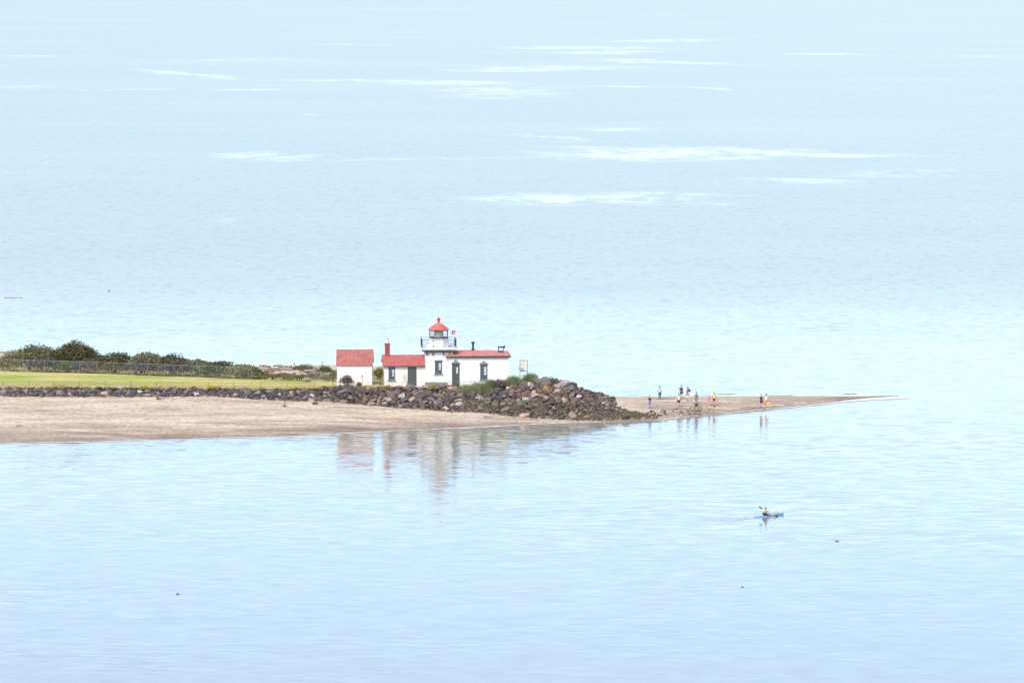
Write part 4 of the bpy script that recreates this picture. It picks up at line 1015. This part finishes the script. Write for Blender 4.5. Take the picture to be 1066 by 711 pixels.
bm = bmesh.new(); bx(bm, xa + .1, xa + .5, -.28, -.05, zm + .06, zm + .42); bx(bm, xa - .14, xa + .09, -.2, -.05, zm + .2, zm + .5); obj('control_box', bm, M['rail_grey'], rf_)
tag(rf_, 'rusty upright frame holding a pale cream panel beside the long house', 'frame')

# ------------------------------------------------------------------ people
def skin_mesh(V, E, R, sub=2, root=0):
    me = bpy.data.meshes.new('tmp'); me.from_pydata([tuple(v) for v in V], E, []); me.update()
    o = bpy.data.objects.new('tmp', me); COL.objects.link(o)
    o.modifiers.new('skin', 'SKIN'); s = o.modifiers.new('sub', 'SUBSURF'); s.levels = sub; s.render_levels = sub
    sv = me.skin_vertices[0].data
    for i, r in enumerate(R):
        sv[i].radius = r if isinstance(r, tuple) else (r, r); sv[i].use_root = (i == root)
    dg = bpy.context.evaluated_depsgraph_get(); dg.update()
    m2 = bpy.data.meshes.new_from_object(o.evaluated_get(dg)); bpy.data.objects.remove(o); bpy.data.meshes.remove(me); return m2
BASE = dict(pelvis=(0, 0, .52), waist=(0, 0, .605), chest=(0, .003, .715), nb=(0, .006, .815), neck=(0, 0, .862), head=(0, -.008, .915), top=(0, -.002, .965),
            shl=(.105, .003, .80), ell=(.135, .012, .635), wrl=(.142, -.02, .49), hal=(.142, -.035, .45),
            hipl=(.05, 0, .49), knl=(.055, -.012, .275), anl=(.055, .012, .05), tol=(.062, -.07, .022))
RAD = dict(pelvis=(.085, .066), waist=(.073, .056), chest=(.094, .066), nb=(.05, .045), neck=.031, head=.057, top=.046, sh=.036, el=.026, wr=.018, ha=(.021, .014), hip=.053, kn=.034, an=.023, to=.022)
def joints(over):
    J = dict(BASE)
    for k in list(BASE):
        if k.endswith('l') and k[:-1] in ('sh', 'el', 'wr', 'ha', 'hip', 'kn', 'an', 'to'):
            x, y, z = BASE[k]; J[k[:-1] + 'r'] = (-x, y, z)
    J.update(over or {}); return {k: Vector(v) for k, v in J.items()}
POSE = {
 'stand': {}, 
 'walk': dict(knl=(.05, -.07, .28), anl=(.05, -.10, .055), tol=(.055, -.18, .03), knr=(-.05, .0, .27), anr=(-.05, .10, .06), tor=(-.055, .035, .022), ell=(.13, .05, .64), wrl=(.135, .04, .50), hal=(.135, .03, .46), elr=(-.13, -.03, .64), wrr=(-.135, -.09, .51), har=(-.135, -.115, .475)),
 'hold': dict(ell=(.135, -.01, .635), wrl=(.07, -.12, .67), hal=(.045, -.145, .69), elr=(-.135, -.01, .635), wrr=(-.07, -.12, .66), har=(-.045, -.145, .68)),
 'hip': dict(elr=(-.20, .04, .66), wrr=(-.115, -.03, .55), har=(-.095, -.05, .545)),
 'out': dict(ell=(.165, -.01, .66), wrl=(.215, -.06, .53), hal=(.235, -.075, .50)),
 'astride': dict(hipl=(.05, 0, .49), knl=(.10, -.02, .27), anl=(.13, .01, .05), tol=(.14, -.06, .022), hipr=(-.05, 0, .49), knr=(-.10, -.02, .27), anr=(-.13, .01, .05), tor=(-.14, -.06, .022), ell=(.135, -.06, .66), wrl=(.12, -.19, .60), hal=(.115, -.22, .59), elr=(-.135, -.06, .66), wrr=(-.12, -.19, .60), har=(-.115, -.22, .59)),
}
def shift(J, keys, d):
    for k in keys: J[k] = J[k] + Vector(d)
def sit_over():
    o = {}
    dz = -.455; up = ('pelvis', 'waist', 'chest', 'nb', 'neck', 'head', 'top', 'shl', 'shr', 'ell', 'elr')
    J = joints({}); 
    for k in up: v = J[k]; o[k] = (v.x, v.y + (0.03 if k in ('chest', 'nb') else 0) - .05 * (v.z - .52), v.z + dz)
    o.update(hipl=(.055, -.02, .055), hipr=(-.055, -.02, .055), knl=(.075, -.20, .20), knr=(-.075, -.21, .19), anl=(.07, -.33, .035), anr=(-.07, -.34, .035), tol=(.072, -.40, .03), tor=(-.072, -.41, .03),
             wrl=(.09, -.17, .21), hal=(.08, -.20, .215), wrr=(-.09, -.17, .21), har=(-.08, -.20, .21))
    return o
POSE['sit'] = sit_over()
kay = dict(sit_over()); kay.update(knl=(.07, -.24, .10), knr=(-.07, -.24, .10), anl=(.06, -.44, .05), anr=(-.06, -.44, .05), tol=(.06, -.47, .10), tor=(-.06, -.47, .10))
POSE['kayak'] = kay
lie = dict(sit_over()); POSE['recline'] = lie
def person(px, py, hgt, rz, pose, skin, shirt, lower, label, hair='short', hairc=(.06, .04, .03), long_sleeve=False, trousers=False, shoes=(.08, .08, .08), z=None, loc=None, group=None, hat=None, parent_rot=None, scale_w=1.0):
    if loc is None:
        p = U(px, py, z) if z is not None else gat(px, py)
        loc = (p.x, p.y, p.z)
    root = empty('person', loc, rz); J = joints(POSE[pose] if isinstance(pose, str) else pose)
    k = hgt
    V, E, R, idx = [], [], [], {}
    def v(key, r):
        idx[key] = len(V); V.append(J[key] * k); R.append(tuple(q * k * scale_w for q in r) if isinstance(r, tuple) else r * k * (scale_w if key not in ('neck', 'head', 'top') else 1))
    for key in ('pelvis', 'waist', 'chest', 'nb', 'neck', 'head', 'top'): v(key, RAD[key])
    for s in 'lr':
        for key in ('sh', 'el', 'wr', 'ha', 'hip', 'kn', 'an', 'to'): v(key + s, RAD[key])
    def e(a, b): E.append((idx[a], idx[b]))
    for a, b in (('pelvis', 'waist'), ('waist', 'chest'), ('chest', 'nb'), ('nb', 'neck'), ('neck', 'head'), ('head', 'top')): e(a, b)
    for s in 'lr':
        e('nb' if False else 'chest', 'sh' + s); e('sh' + s, 'el' + s); e('el' + s, 'wr' + s); e('wr' + s, 'ha' + s); e('pelvis', 'hip' + s); e('hip' + s, 'kn' + s); e('kn' + s, 'an' + s); e('an' + s, 'to' + s)
        # four fingers and a thumb, slightly curled
        d = (J['ha' + s] - J['wr' + s]).normalized(); side = Vector((0, 1, 0)) - d * d.y
        side = side.normalized() if side.length > .1 else Vector((1, 0, 0)); pal = d.cross(side) * (1 if s == 'l' else -1)
        for q, (off, ln) in enumerate(((-.015, .040), (-.005, .045), (.005, .042), (.014, .033), (-.026, .022))):
            b0_ = J['ha' + s] + side * off + d * (.012 if q < 4 else -.012); b1 = b0_ + d * ln * .55 + pal * .004 + (side * -.008 if q == 4 else Vector()); b2 = b1 + d * ln * .4 + pal * .014
            i0 = len(V); V.extend([b0_ * k, b1 * k, b2 * k]); R.extend([.0052 * k] * 3); E.extend([(idx['ha' + s], i0), (i0, i0 + 1), (i0 + 1, i0 + 2)])
    # nose and ears grow out of the head
    hd = J['head']; fw = Vector((0, -1, 0)) if not isinstance(pose, str) or True else None
    for off, r in ((Vector((0, -.062, .0)), .008), (Vector((.056, .004, .002)), .009), (Vector((-.056, .004, .002)), .009)):
        i0 = len(V); V.append((hd + off) * k); R.append(r * k); E.append((idx['head'], i0))
    me = skin_mesh(V, E, R, 2)
    eyem = solid((.03, .025, .02)); lipm = solid((.30, .10, .09)); skm = solid(skin)
    b = objm('body', me, [skm, eyem, lipm], root, smooth=True)
    for tgt, mi, rad in (((hd + Vector((.022, -.052, .008))) * k, 1, .011), ((hd + Vector((-.022, -.052, .008))) * k, 1, .011), ((hd + Vector((0, -.05, -.028))) * k, 2, .014)):
        for f in me.polygons:
            if (f.center - tgt).length < rad * k * 1.3: f.material_index = mi
    # shirt
    def sub(keys, edges, grow, mat, name, trim=None):
        vv = []; ii = {}; rr_ = []
        for key in keys:
            ii[key] = len(vv)
            if trim and key in trim: vv.append(J[trim[key][0]].lerp(J[trim[key][1]], trim[key][2]) * k); base = RAD[trim[key][3]]
            else: vv.append(J[key] * k); base = RAD.get(key, RAD.get(key[:-1]))
            gk = grow
            rr_.append(tuple(q * k * gk * scale_w for q in base) if isinstance(base, tuple) else base * k * gk * scale_w)
        m = skin_mesh(vv, [(ii[a], ii[b_]) for a, b_ in edges], rr_, 2)
        return objm(name, m, mat, root, smooth=True)
    sl = 1.0 if long_sleeve else .72
    trim = {'ell': ('shl', 'ell', sl, 'el'), 'elr': ('shr', 'elr', sl, 'el'), 'pelvis': ('pelvis', 'waist', .15, 'pelvis'), 'nb': ('chest', 'nb', .85, 'nb')}
    keys = ['pelvis', 'waist', 'chest', 'nb', 'shl', 'ell', 'shr', 'elr']; ed = [('pelvis', 'waist'), ('waist', 'chest'), ('chest', 'nb'), ('chest', 'shl'), ('shl', 'ell'), ('chest', 'shr'), ('shr', 'elr')]
    if long_sleeve:
        keys += ['wrl', 'wrr']; ed += [('ell', 'wrl'), ('elr', 'wrr')]
    if shirt: sub(keys, ed, 1.14, solid(shirt), 'shirt', trim)
    t = 1.0 if trousers else .78
    trim2 = {'knl': ('hipl', 'knl', t, 'kn'), 'knr': ('hipr', 'knr', t, 'kn'), 'anl': ('knl', 'anl', .9, 'an'), 'anr': ('knr', 'anr', .9, 'an')}
    keys = ['pelvis', 'hipl', 'knl', 'hipr', 'knr']; ed = [('pelvis', 'hipl'), ('hipl', 'knl'), ('pelvis', 'hipr'), ('hipr', 'knr')]
    if trousers: keys += ['anl', 'anr']; ed += [('knl', 'anl'), ('knr', 'anr')]
    if lower: sub(keys, ed, 1.16 if trousers else 1.22, solid(lower), 'trousers' if trousers else 'shorts', trim2)
    if shoes:
        for s in 'lr':
            bm = bmesh.new(); a, b_ = J['an' + s] * k, J['to' + s] * k
            c = (a + b_) / 2; dirv = (b_ - a); dirv.z = 0; ang = math.atan2(dirv.y, dirv.x)
            ell(bm, (c.x, c.y, c.z - .006 * k), (.068 * k, .030 * k, .026 * k), 10, 6, Matrix.Rotation(ang, 4, 'Z')); obj('shoe', bm, solid(shoes), root, smooth=True)
    # hair: cap over the crown, open at the face
    bm = bmesh.new(); hc = (J['head'] * .45 + J['top'] * .55) * k
    ell(bm, hc + Vector((0, .010 * k, .008 * k)), (.060 * k, .066 * k, .058 * k), 14, 10)
    cut = [w for w in bm.verts if w.co.y < hc.y - .018 * k and w.co.z < hc.z + .012 * k or w.co.z < hc.z - .045 * k]
    bmesh.ops.delete(bm, geom=cut, context='VERTS'); bmesh.ops.solidify(bm, geom=bm.faces[:], thickness=.006 * k)
    if hair == 'long': 
        tube(bm, [hc + Vector((0, .05 * k, 0)), hc + Vector((0, .062 * k, -.07 * k)), hc + Vector((0, .06 * k, -.15 * k))], [.045 * k, .045 * k, .02 * k], 8)
    obj('hair', bm, solid(hairc), root, smooth=True)
    if hat:
        bm = bmesh.new(); lathe(bm, [(.105 * k, .0), (.105 * k, .006 * k), (.064 * k, .012 * k), (.06 * k, .05 * k), (.03 * k, .062 * k)], 14, hc.x, hc.y, hc.z + .018 * k); obj('hat', bm, solid(hat), root)
    tag(root, label, 'person', group); return root, J
SK = (.50, .29, .20); SK2 = (.55, .30, .22); DH = (.03, .022, .02)
SPIT = 'people on the sand spit'; BEACH = 'people on the near beach'
person(676.4, 425.0, 1.72, 2.6, 'hold', SK2, (.035, .035, .05), (.16, .30, .52), 'person in dark top and blue jeans standing by the last mossy rocks', hairc=(.38, .22, .14), trousers=True, group=SPIT)
person(686.8, 415.6, 1.70, 3.0, 'out', SK, (.38, .52, .75), (.02, .02, .035), "person in pale blue shirt and black trousers at the spit's far edge", hairc=DH, trousers=True, group=SPIT)
person(709.2, 415.2, 1.85, .4, 'hip', SK, (.03, .03, .045), (.06, .06, .07), 'tallest person in black shirt and dark shorts, behind the one in white', hairc=(.20, .11, .07), group=SPIT)
person(706.6, 423.9, 1.78, .2, 'stand', SK, (.74, .74, .76), (.03, .03, .04), 'person in white shirt and black shorts standing mid spit', hairc=DH, group=SPIT)
pr, J5 = person(715.6, 417.6, 1.86, -1.2, 'out', SK2, (.24, .05, .16), (.46, .34, .62), 'person in maroon top and lilac shorts carrying a lime bag', hairc=(.16, .08, .05), hair='long', shoes=(.45, .15, .15), group=SPIT)
person(724.9, 421.2, 1.66, .1, 'stand', SK, (.10, .14, .24), (.06, .06, .08), 'person in dark slate top standing right behind the cyclist', hairc=(.10, .05, .04), group=SPIT)
cyc, JC = person(725.0, 428.2, 1.80, -1.25, 'astride', SK, (.03, .20, .62), (.05, .06, .06), 'cyclist in bright blue shirt standing over a lime bicycle', hairc=(.16, .09, .06), group=SPIT)
person(738.4, 422.6, 1.32, .3, 'out', SK2, (.78, .14, .36), (.62, .30, .30), 'small child in pink top holding the hand of the person in yellow', hairc=DH, hair='long', shoes=(.6, .3, .28), group=SPIT)
pr9, J9 = person(743.4, 422.4, 1.80, .0, 'out', SK, (.80, .58, .02), (.035, .045, .08), 'person in bright yellow shirt and navy shorts beside the pink child', hairc=(.40, .22, .10), group=SPIT)
person(792.3, 424.0, 1.72, .5, 'stand', SK2, (.03, .045, .09), (.03, .04, .07), 'person in navy shirt and shorts near the spit tip', hairc=(.12, .08, .06), group=SPIT)
pr11, J11 = person(797.6, 424.4, 1.86, -.5, 'walk', SK2, (.74, .70, .72), (.75, .30, .16), 'person in white top and orange shorts near the spit tip', hairc=(.22, .11, .07), hair='long', shoes=(.5, .25, .2), group=SPIT)
def bag(name, root, J, key, k, c, size, label, cat='bag'):
    mw = Matrix.Translation(root.location) @ Matrix.Rotation(root.rotation_euler.z, 4, 'Z'); p = mw @ (J[key] * k)
    t = empty(name, (p.x, p.y, p.z - size[2] - .18))
    bm = bmesh.new(); lathe(bm, [(size[0] * .8, 0), (size[0], size[2] * .3), (size[0] * .95, size[2] * .8), (size[0] * .6, size[2])], 10); bmesh.ops.scale(bm, vec=(1, .6, 1), verts=bm.verts); obj('pouch', bm, solid(c), t, smooth=True)
    bm = bmesh.new(); tube(bm, [(-size[0] * .5, 0, size[2] * .98), (-.03, 0, size[2] + .15), (.03, 0, size[2] + .15), (size[0] * .5, 0, size[2] * .98)], .012, 5); obj('strap', bm, solid(c), t)
    tag(t, label, cat)
bag('bag', pr, J5, 'hal', 1.86, (.60, .75, .05), (.17, .1, .32), 'lime yellow bag hanging from the hand of the person in lilac shorts')
bag('bag', pr11, J11, 'hal', 1.86, (.85, .62, .03), (.16, .1, .24), 'yellow bag carried by the person in orange shorts')
bag('bucket', pr9, J9, 'hal', 1.80, (.85, .12, .55), (.13, .12, .2), 'hot pink bucket in the hand of the person in yellow', 'bucket')
def backpack():
    k = 1.86; mw = Matrix.Translation(pr.location) @ Matrix.Rotation(pr.rotation_euler.z, 4, 'Z'); p = mw @ (Vector((0, .13, .64)) * k)
    t = empty('backpack', p, pr.rotation_euler.z)
    bm = bmesh.new(); bx(bm, -.16, .16, -.09, .12, 0, .42); bmesh.ops.bevel(bm, geom=bm.edges[:], offset=.05, segments=2, affect='EDGES'); obj('pack', bm, solid((.16, .04, .14)), t, smooth=True)
    bm = bmesh.new(); bx(bm, -.11, .11, .121, .17, .05, .22); obj('pocket', bm, solid((.12, .03, .10)), t)
    tag(t, 'dark maroon backpack on the person in lilac shorts', 'backpack')
backpack()
# bicycle under the cyclist, front wheel to the left
def bicycle():
    c = cyc.location; rz = cyc.rotation_euler.z
    t = empty('bicycle', (c.x - .04, c.y, c.z), rz - PI / 2)      # local +x is its nose: facing direction -y of the rider
    r = .33
    lime = solid((.50, .62, .04)); blk = M['dark_iron']
    WB = (.56, -.48)
    for xw in WB:
        bm = bmesh.new(); n = 22
        tube(bm, [(xw + r * math.cos(a), 0, r + r * math.sin(a)) for a in [2 * PI * i / n for i in range(n + 1)]], .026, 6); w = obj('wheel', bm, blk, t)
        bm = bmesh.new()
        for i in range(8):
            a = PI * i / 8; tube(bm, [(xw + .31 * math.cos(a), 0, r + .31 * math.sin(a)), (xw - .31 * math.cos(a), 0, r - .31 * math.sin(a))], .004, 4)
        lathe(bm, [(.03, -.05), (.03, .05)], 8, xw, 0, r); obj('spokes', bm, M['galvanised'], w)
    bm = bmesh.new(); bb = (-.06, 0, .3); st = (-.2, 0, .78); hd_ = (.38, 0, .82); hl = (.41, 0, .70)
    for a, b_ in ((bb, st), (st, hd_), (bb, hl), (hl, hd_)): tube(bm, [a, b_], .022, 6)
    for s in (-.045, .045):
        tube(bm, [(bb[0], s * .6, bb[2]), (WB[1], s, r)], .014, 5); tube(bm, [(st[0], s * .4, st[2] - .04), (WB[1], s, r)], .012, 5); tube(bm, [(hl[0], s, hl[2]), (WB[0], s, r)], .016, 5)
    obj('frame', bm, lime, t)
    bm = bmesh.new(); tube(bm, [hd_, (.36, 0, 1.0)], .02, 6); tube(bm, [(.30, -.28, 1.02), (.36, -.1, 1.0), (.36, .1, 1.0), (.30, .28, 1.02)], .016, 6); obj('handlebar', bm, blk, t)
    bm = bmesh.new(); tube(bm, [st, (-.22, 0, .86)], .016, 6); ell(bm, (-.22, 0, .885), (.14, .07, .035), 10, 6); obj('saddle', bm, blk, t)
    bm = bmesh.new(); lathe(bm, [(.08, -.01), (.08, .01)], 12, 0, 0, 0); bmesh.ops.rotate(bm, matrix=Matrix.Rotation(PI / 2, 3, 'X'), verts=bm.verts); bmesh.ops.translate(bm, vec=(-.06, -.05, .3), verts=bm.verts)
    tube(bm, [(-.06, -.07, .3), (.06, -.09, .18)], .012, 5); tube(bm, [(-.06, .07, .3), (-.18, .09, .42)], .012, 5); obj('crank', bm, blk, t)
    tag(t, 'lime green and black bicycle held between the legs of the cyclist', 'bicycle')
bicycle()
# near beach, left
person(168.7, 415.6, 1.62, 1.4, 'stand', SK2, (.02, .035, .09), (.03, .07, .20), 'taller of two beachgoers in dark clothes standing before the rocks', hairc=(.10, .06, .04), long_sleeve=True, trousers=True, group=BEACH)
person(172.3, 415.0, 1.45, -1.2, 'stand', SK2, (.03, .04, .06), (.04, .06, .10), 'shorter beachgoer in dark clothes right beside the taller one', hairc=(.40, .20, .10), long_sleeve=True, trousers=True, group=BEACH)
person(163.8, 416.6, 1.60, 1.5, 'sit', SK, (.03, .03, .035), (.05, .06, .10), 'person in black sitting on the sand left of the standing pair', hairc=DH, trousers=True, group=BEACH)
person(180.3, 417.3, 1.05, -1.4, 'sit', SK2, (.70, .16, .18), (.60, .40, .36), 'child in coral red sitting on the sand right of the pair', hairc=(.10, .06, .04), group=BEACH)
person(169.6, 417.0, .95, .3, 'sit', SK2, (.75, .32, .12), (.66, .55, .5), 'toddler in orange sitting at the feet of the pair', hairc=(.4, .22, .1), group=BEACH)
person(296.6, 423.6, 1.55, -1.5, 'sit', SK2, (.20, .12, .22), (.10, .08, .12), 'person in dull purple sitting alone on open sand', hairc=DH, group=BEACH)
person(326.4, 421.2, 1.72, 1.2, 'sit', SK2, (.50, .28, .30), (.04, .04, .07), 'person in rosy top and black trousers sitting below the rocks', hairc=(.12, .06, .05), trousers=True, group=BEACH)
person(306.5, 384.2, 1.55, .3, 'sit', SK2, (.72, .36, .16), (.03, .035, .06), 'person in orange top sitting on the driftwood dune', hairc=(.32, .17, .08), z=3.05, trousers=True, group='people on the dune')
person(302.9, 383.6, 1.0, .3, 'sit', SK2, (.04, .08, .30), (.05, .06, .15), 'small child in navy blue beside the person in orange', hairc=DH, z=2.95, group='people on the dune')
person(335.6, 382.2, 1.35, -.6, 'sit', SK2, (.40, .48, .60), (.2, .2, .3), 'person in pale blue with a red hat behind the green dune bush', z=3.15, hat=(.75, .06, .06), group='people on the dune')
# beach blanket
p = gat(175, 415.6); bm = bmesh.new(); n = 8
vs = [[bm.verts.new((-.8 + 1.6 * i / n, -.6 + 1.2 * j / n, .05 + .03 * mnoise.noise((i * .9, j * .9, 3)))) for j in range(n + 1)] for i in range(n + 1)]
for i in range(n):
    for j in range(n): bm.faces.new((vs[i][j], vs[i + 1][j], vs[i + 1][j + 1], vs[i][j + 1]))
bmesh.ops.solidify(bm, geom=bm.faces[:], thickness=.03); o = obj('beach_blanket', bm, solid((.68, .66, .66)), smooth=True); o.location = p; tag(o, 'whitish blanket spread on the sand beside the standing pair', 'blanket')

# ------------------------------------------------------------------ kayak
st_, bo = U(784.5, 538.9, 0), U(815.8, 535.6, 0)
kc = (st_ + bo) / 2; kd = (bo - st_); KL = kd.length; kang = math.atan2(kd.y, kd.x)
ky = empty('kayak', (kc.x, kc.y, -.06), kang)
def kayak():
    n, m = 25, 9; bm = bmesh.new(); ringd = []; ringh = []
    for i in range(n):
        t = i / (n - 1); u = t * 2 - 1; x = u * KL / 2
        w = .30 * max(.02, 1 - abs(u) ** 2.3); sheer = .12 + .19 * max(0, u) ** 3 + .02 * max(0, -u) ** 3; keel = -.10 + .20 * abs(u) ** 4
        crown = .09 * (1 - abs(u) ** 2)
        ringd.append([(x, w * math.cos(PI * k / (m - 1)), sheer + crown * math.sin(PI * k / (m - 1))) for k in range(m)])
        ringh.append([(x, w * math.cos(PI * k / (m - 1)), sheer - .003 - (sheer - keel) * math.sin(PI * k / (m - 1)) ** .7) for k in range(m)])
    def skin(bm, rings):
        R = [[bm.verts.new(p) for p in r] for r in rings]
        for a, b in zip(R, R[1:]):
            for k in range(m - 1): bm.faces.new((a[k], a[k + 1], b[k + 1], b[k]))
    skin(bm, ringd); bmesh.ops.recalc_face_normals(bm, faces=bm.faces); obj('deck', bm, solid((.10, .36, .78), .3), ky, smooth=True)
    bm = bmesh.new(); skin(bm, ringh); bmesh.ops.recalc_face_normals(bm, faces=bm.faces); obj('hull', bm, solid((.30, .46, .74), .3), ky, smooth=True)
    bm = bmesh.new(); nn = 24; tube(bm, [(-.25 + .45 * math.cos(2 * PI * i / nn), .24 * math.sin(2 * PI * i / nn), .255) for i in range(nn + 1)], .028, 6); obj('coaming', bm, M['dark_iron'], ky, smooth=True)
    bm = bmesh.new(); lathe(bm, [(.15, .20), (.15, .255), (.12, .27)], 12, 1.35, 0, 0); obj('hatch_cover', bm, M['dark_iron'], ky)
    bm = bmesh.new(); bx(bm, -.72, -.66, -.19, .19, .24, .50); obj('seat_back', bm, M['dark_iron'], ky)
    tag(ky, 'slim blue sea kayak alone on the calm water', 'kayak')
kayak()
for sgn in (-1, 1):   # low wake ridges trailing the kayak
    bm = bmesh.new(); k0 = kd.normalized(); kp0 = Vector((k0.y, -k0.x, 0)); R_ = []
    for i in range(14):
        t_ = i / 13; c_ = st_ - k0 * (t_ * 6.5 - .6) + kp0 * sgn * (.12 + t_ * .9 + .05 * math.sin(i * 1.7)); hh = .028 * math.sin(PI * min(1, t_ * 1.0 + .02))
        R_.append([bm.verts.new(c_ + kp0 * w_ + Vector((0, 0, .004 + hh * q_))) for w_, q_ in ((-.22, 0), (-.1, .7), (0, 1), (.1, .7), (.22, 0))])
    for a, b in zip(R_, R_[1:]):
        for k in range(4): bm.faces.new((a[k], a[k + 1], b[k + 1], b[k]))
    bmesh.ops.recalc_face_normals(bm, faces=bm.faces)
    m_ = bpy.data.materials.get('wake_water')
    if not m_:
        m_, nt_, out_ = new_mat('wake_water'); b_ = principled(nt_, out_, Roughness=.05); b_.inputs['Base Color'].default_value = c4(WATER['shallow']); b_.inputs['IOR'].default_value = WATER['ior']
    tag(obj('water_wake', bm, m_, smooth=True), kind='structure')
kdir = kd.normalized(); kper = Vector((kdir.y, -kdir.x, 0))   # right-hand side of the boat
hgt = 1.78; seat = kc - kdir * .45 + Vector((0, 0, .03))
Jk = dict(POSE['kayak'])
# paddle ends in world space
bl = Vector(seat) + kdir * .05 - kper * 1.08 + Vector((0, 0, .90)); br = Vector(seat) + kdir * .95 + kper * .95 + Vector((0, 0, -.02))
rzk = kang + PI / 2
mwi = (Matrix.Translation(seat) @ Matrix.Rotation(rzk, 4, 'Z')).inverted()
for s, tt in (('l', .64), ('r', .36)):
    w = mwi @ bl.lerp(br, tt) / hgt
    el_ = (Vector(Jk['sh' + s]) if 'sh' + s in Jk else Vector()) * .5 + w * .5 + Vector((.05 if s == 'l' else -.05, .03, -.07)); Jk['ell' if s == 'l' else 'elr'] = tuple(el_)
    d = (w - el_).normalized(); Jk['wr' + s] = tuple(w - d * .035); Jk['ha' + s] = tuple(w + Vector((0, 0, -.004)))
kp, _ = person(0, 0, hgt, rzk, Jk, SK2, (.22, .12, .09), (.05, .05, .07), 'kayaker in a yellow life vest leaning into a paddle stroke', hairc=(.22, .11, .08), loc=tuple(seat), shoes=None)
bm = bmesh.new()
ell(bm, (0, .015, .27 * hgt * .72 + .13), (.185, .14, .20), 14, 10); vst = obj('life_vest', bm, solid((.76, .37, .03)), kp, smooth=True)
bm = bmesh.new(); tube(bm, [(.20 * math.cos(2 * PI * i / 16), .015 + .152 * math.sin(2 * PI * i / 16), .30) for i in range(17)], .022, 6); obj('belt', bm, M['dark_iron'], vst)
pd = empty('paddle', bl.lerp(br, .5)); c0 = pd.location.copy()
bm = bmesh.new(); tube(bm, [bl - c0, br - c0], .016, 7); obj('shaft', bm, M['rail_grey'], pd)
ax_ = (br - bl).normalized()
for e_, sg in ((bl, -1), (br, 1)):
    bm = bmesh.new(); rot = ax_.to_track_quat('X', 'Z').to_matrix().to_4x4() @ Matrix.Rotation(.5 if sg < 0 else -.2, 4, 'X')
    ell(bm, (e_ - c0) - ax_ * sg * .20, (.25, .022, .10), 12, 8, rot); obj('blade', bm, M['dark_iron'], pd, smooth=True)
tag(pd, 'dark bladed paddle with its left blade raised, held by the kayaker', 'paddle')
dbp = Vector(kc) + kdir * .78 + Vector((0, 0, .30)); t = empty('dry_bag', dbp, kang)
bm = bmesh.new(); tube(bm, [(-.28, 0, 0), (-.24, 0, 0), (.2, 0, 0), (.27, 0, .02), (.33, 0, .03)], [.05, .085, .085, .05, .03], 10); obj('pouch', bm, solid((.78, .58, .03)), t, smooth=True)
bm = bmesh.new(); bx(bm, .30, .34, -.09, .09, .02, .05); obj('roll_closure', bm, M['dark_iron'], t); tag(t, 'yellow dry bag strapped on the deck of the kayak', 'bag')

# ------------------------------------------------------------------ light
SUN_EL, SUN_AZ = math.radians(48), math.radians(205)     # azimuth clockwise from +Y
w = bpy.data.worlds.new('World'); sc.world = w; w.use_nodes = True
nt = w.node_tree; nt.nodes.clear(); wo = nt.nodes.new('ShaderNodeOutputWorld'); bg = nt.nodes.new('ShaderNodeBackground'); sky = nt.nodes.new('ShaderNodeTexSky')
sky.sky_type = 'NISHITA'; sky.sun_disc = False; sky.sun_elevation = SUN_EL; sky.sun_rotation = SUN_AZ; sky.altitude = 20; sky.air_density = 0.75; sky.dust_density = 1.3; sky.ozone_density = 1.0
bg.inputs['Strength'].default_value = 0.15
nt.links.new(sky.outputs[0], bg.inputs[0]); nt.links.new(bg.outputs[0], wo.inputs[0])
sd = bpy.data.lights.new('sun', 'SUN'); sd.energy = 1.5; sd.angle = math.radians(12); sd.color = (1.0, 0.88, 0.75)
so = bpy.data.objects.new('sun', sd); COL.objects.link(so)
dirv = Vector((math.sin(SUN_AZ) * math.cos(SUN_EL), math.cos(SUN_AZ) * math.cos(SUN_EL), math.sin(SUN_EL)))
so.rotation_euler = dirv.to_track_quat('Z', 'Y').to_euler(); so.location = (0, 300, 200)
vs_ = sc.view_settings; vs_.view_transform = 'Standard'; vs_.look = 'None'; vs_.gamma = 1.0; vs_.use_curve_mapping = False; vs_.exposure = 1.02
sc.render.engine = 'CYCLES'; sc.cycles.max_bounces = 6
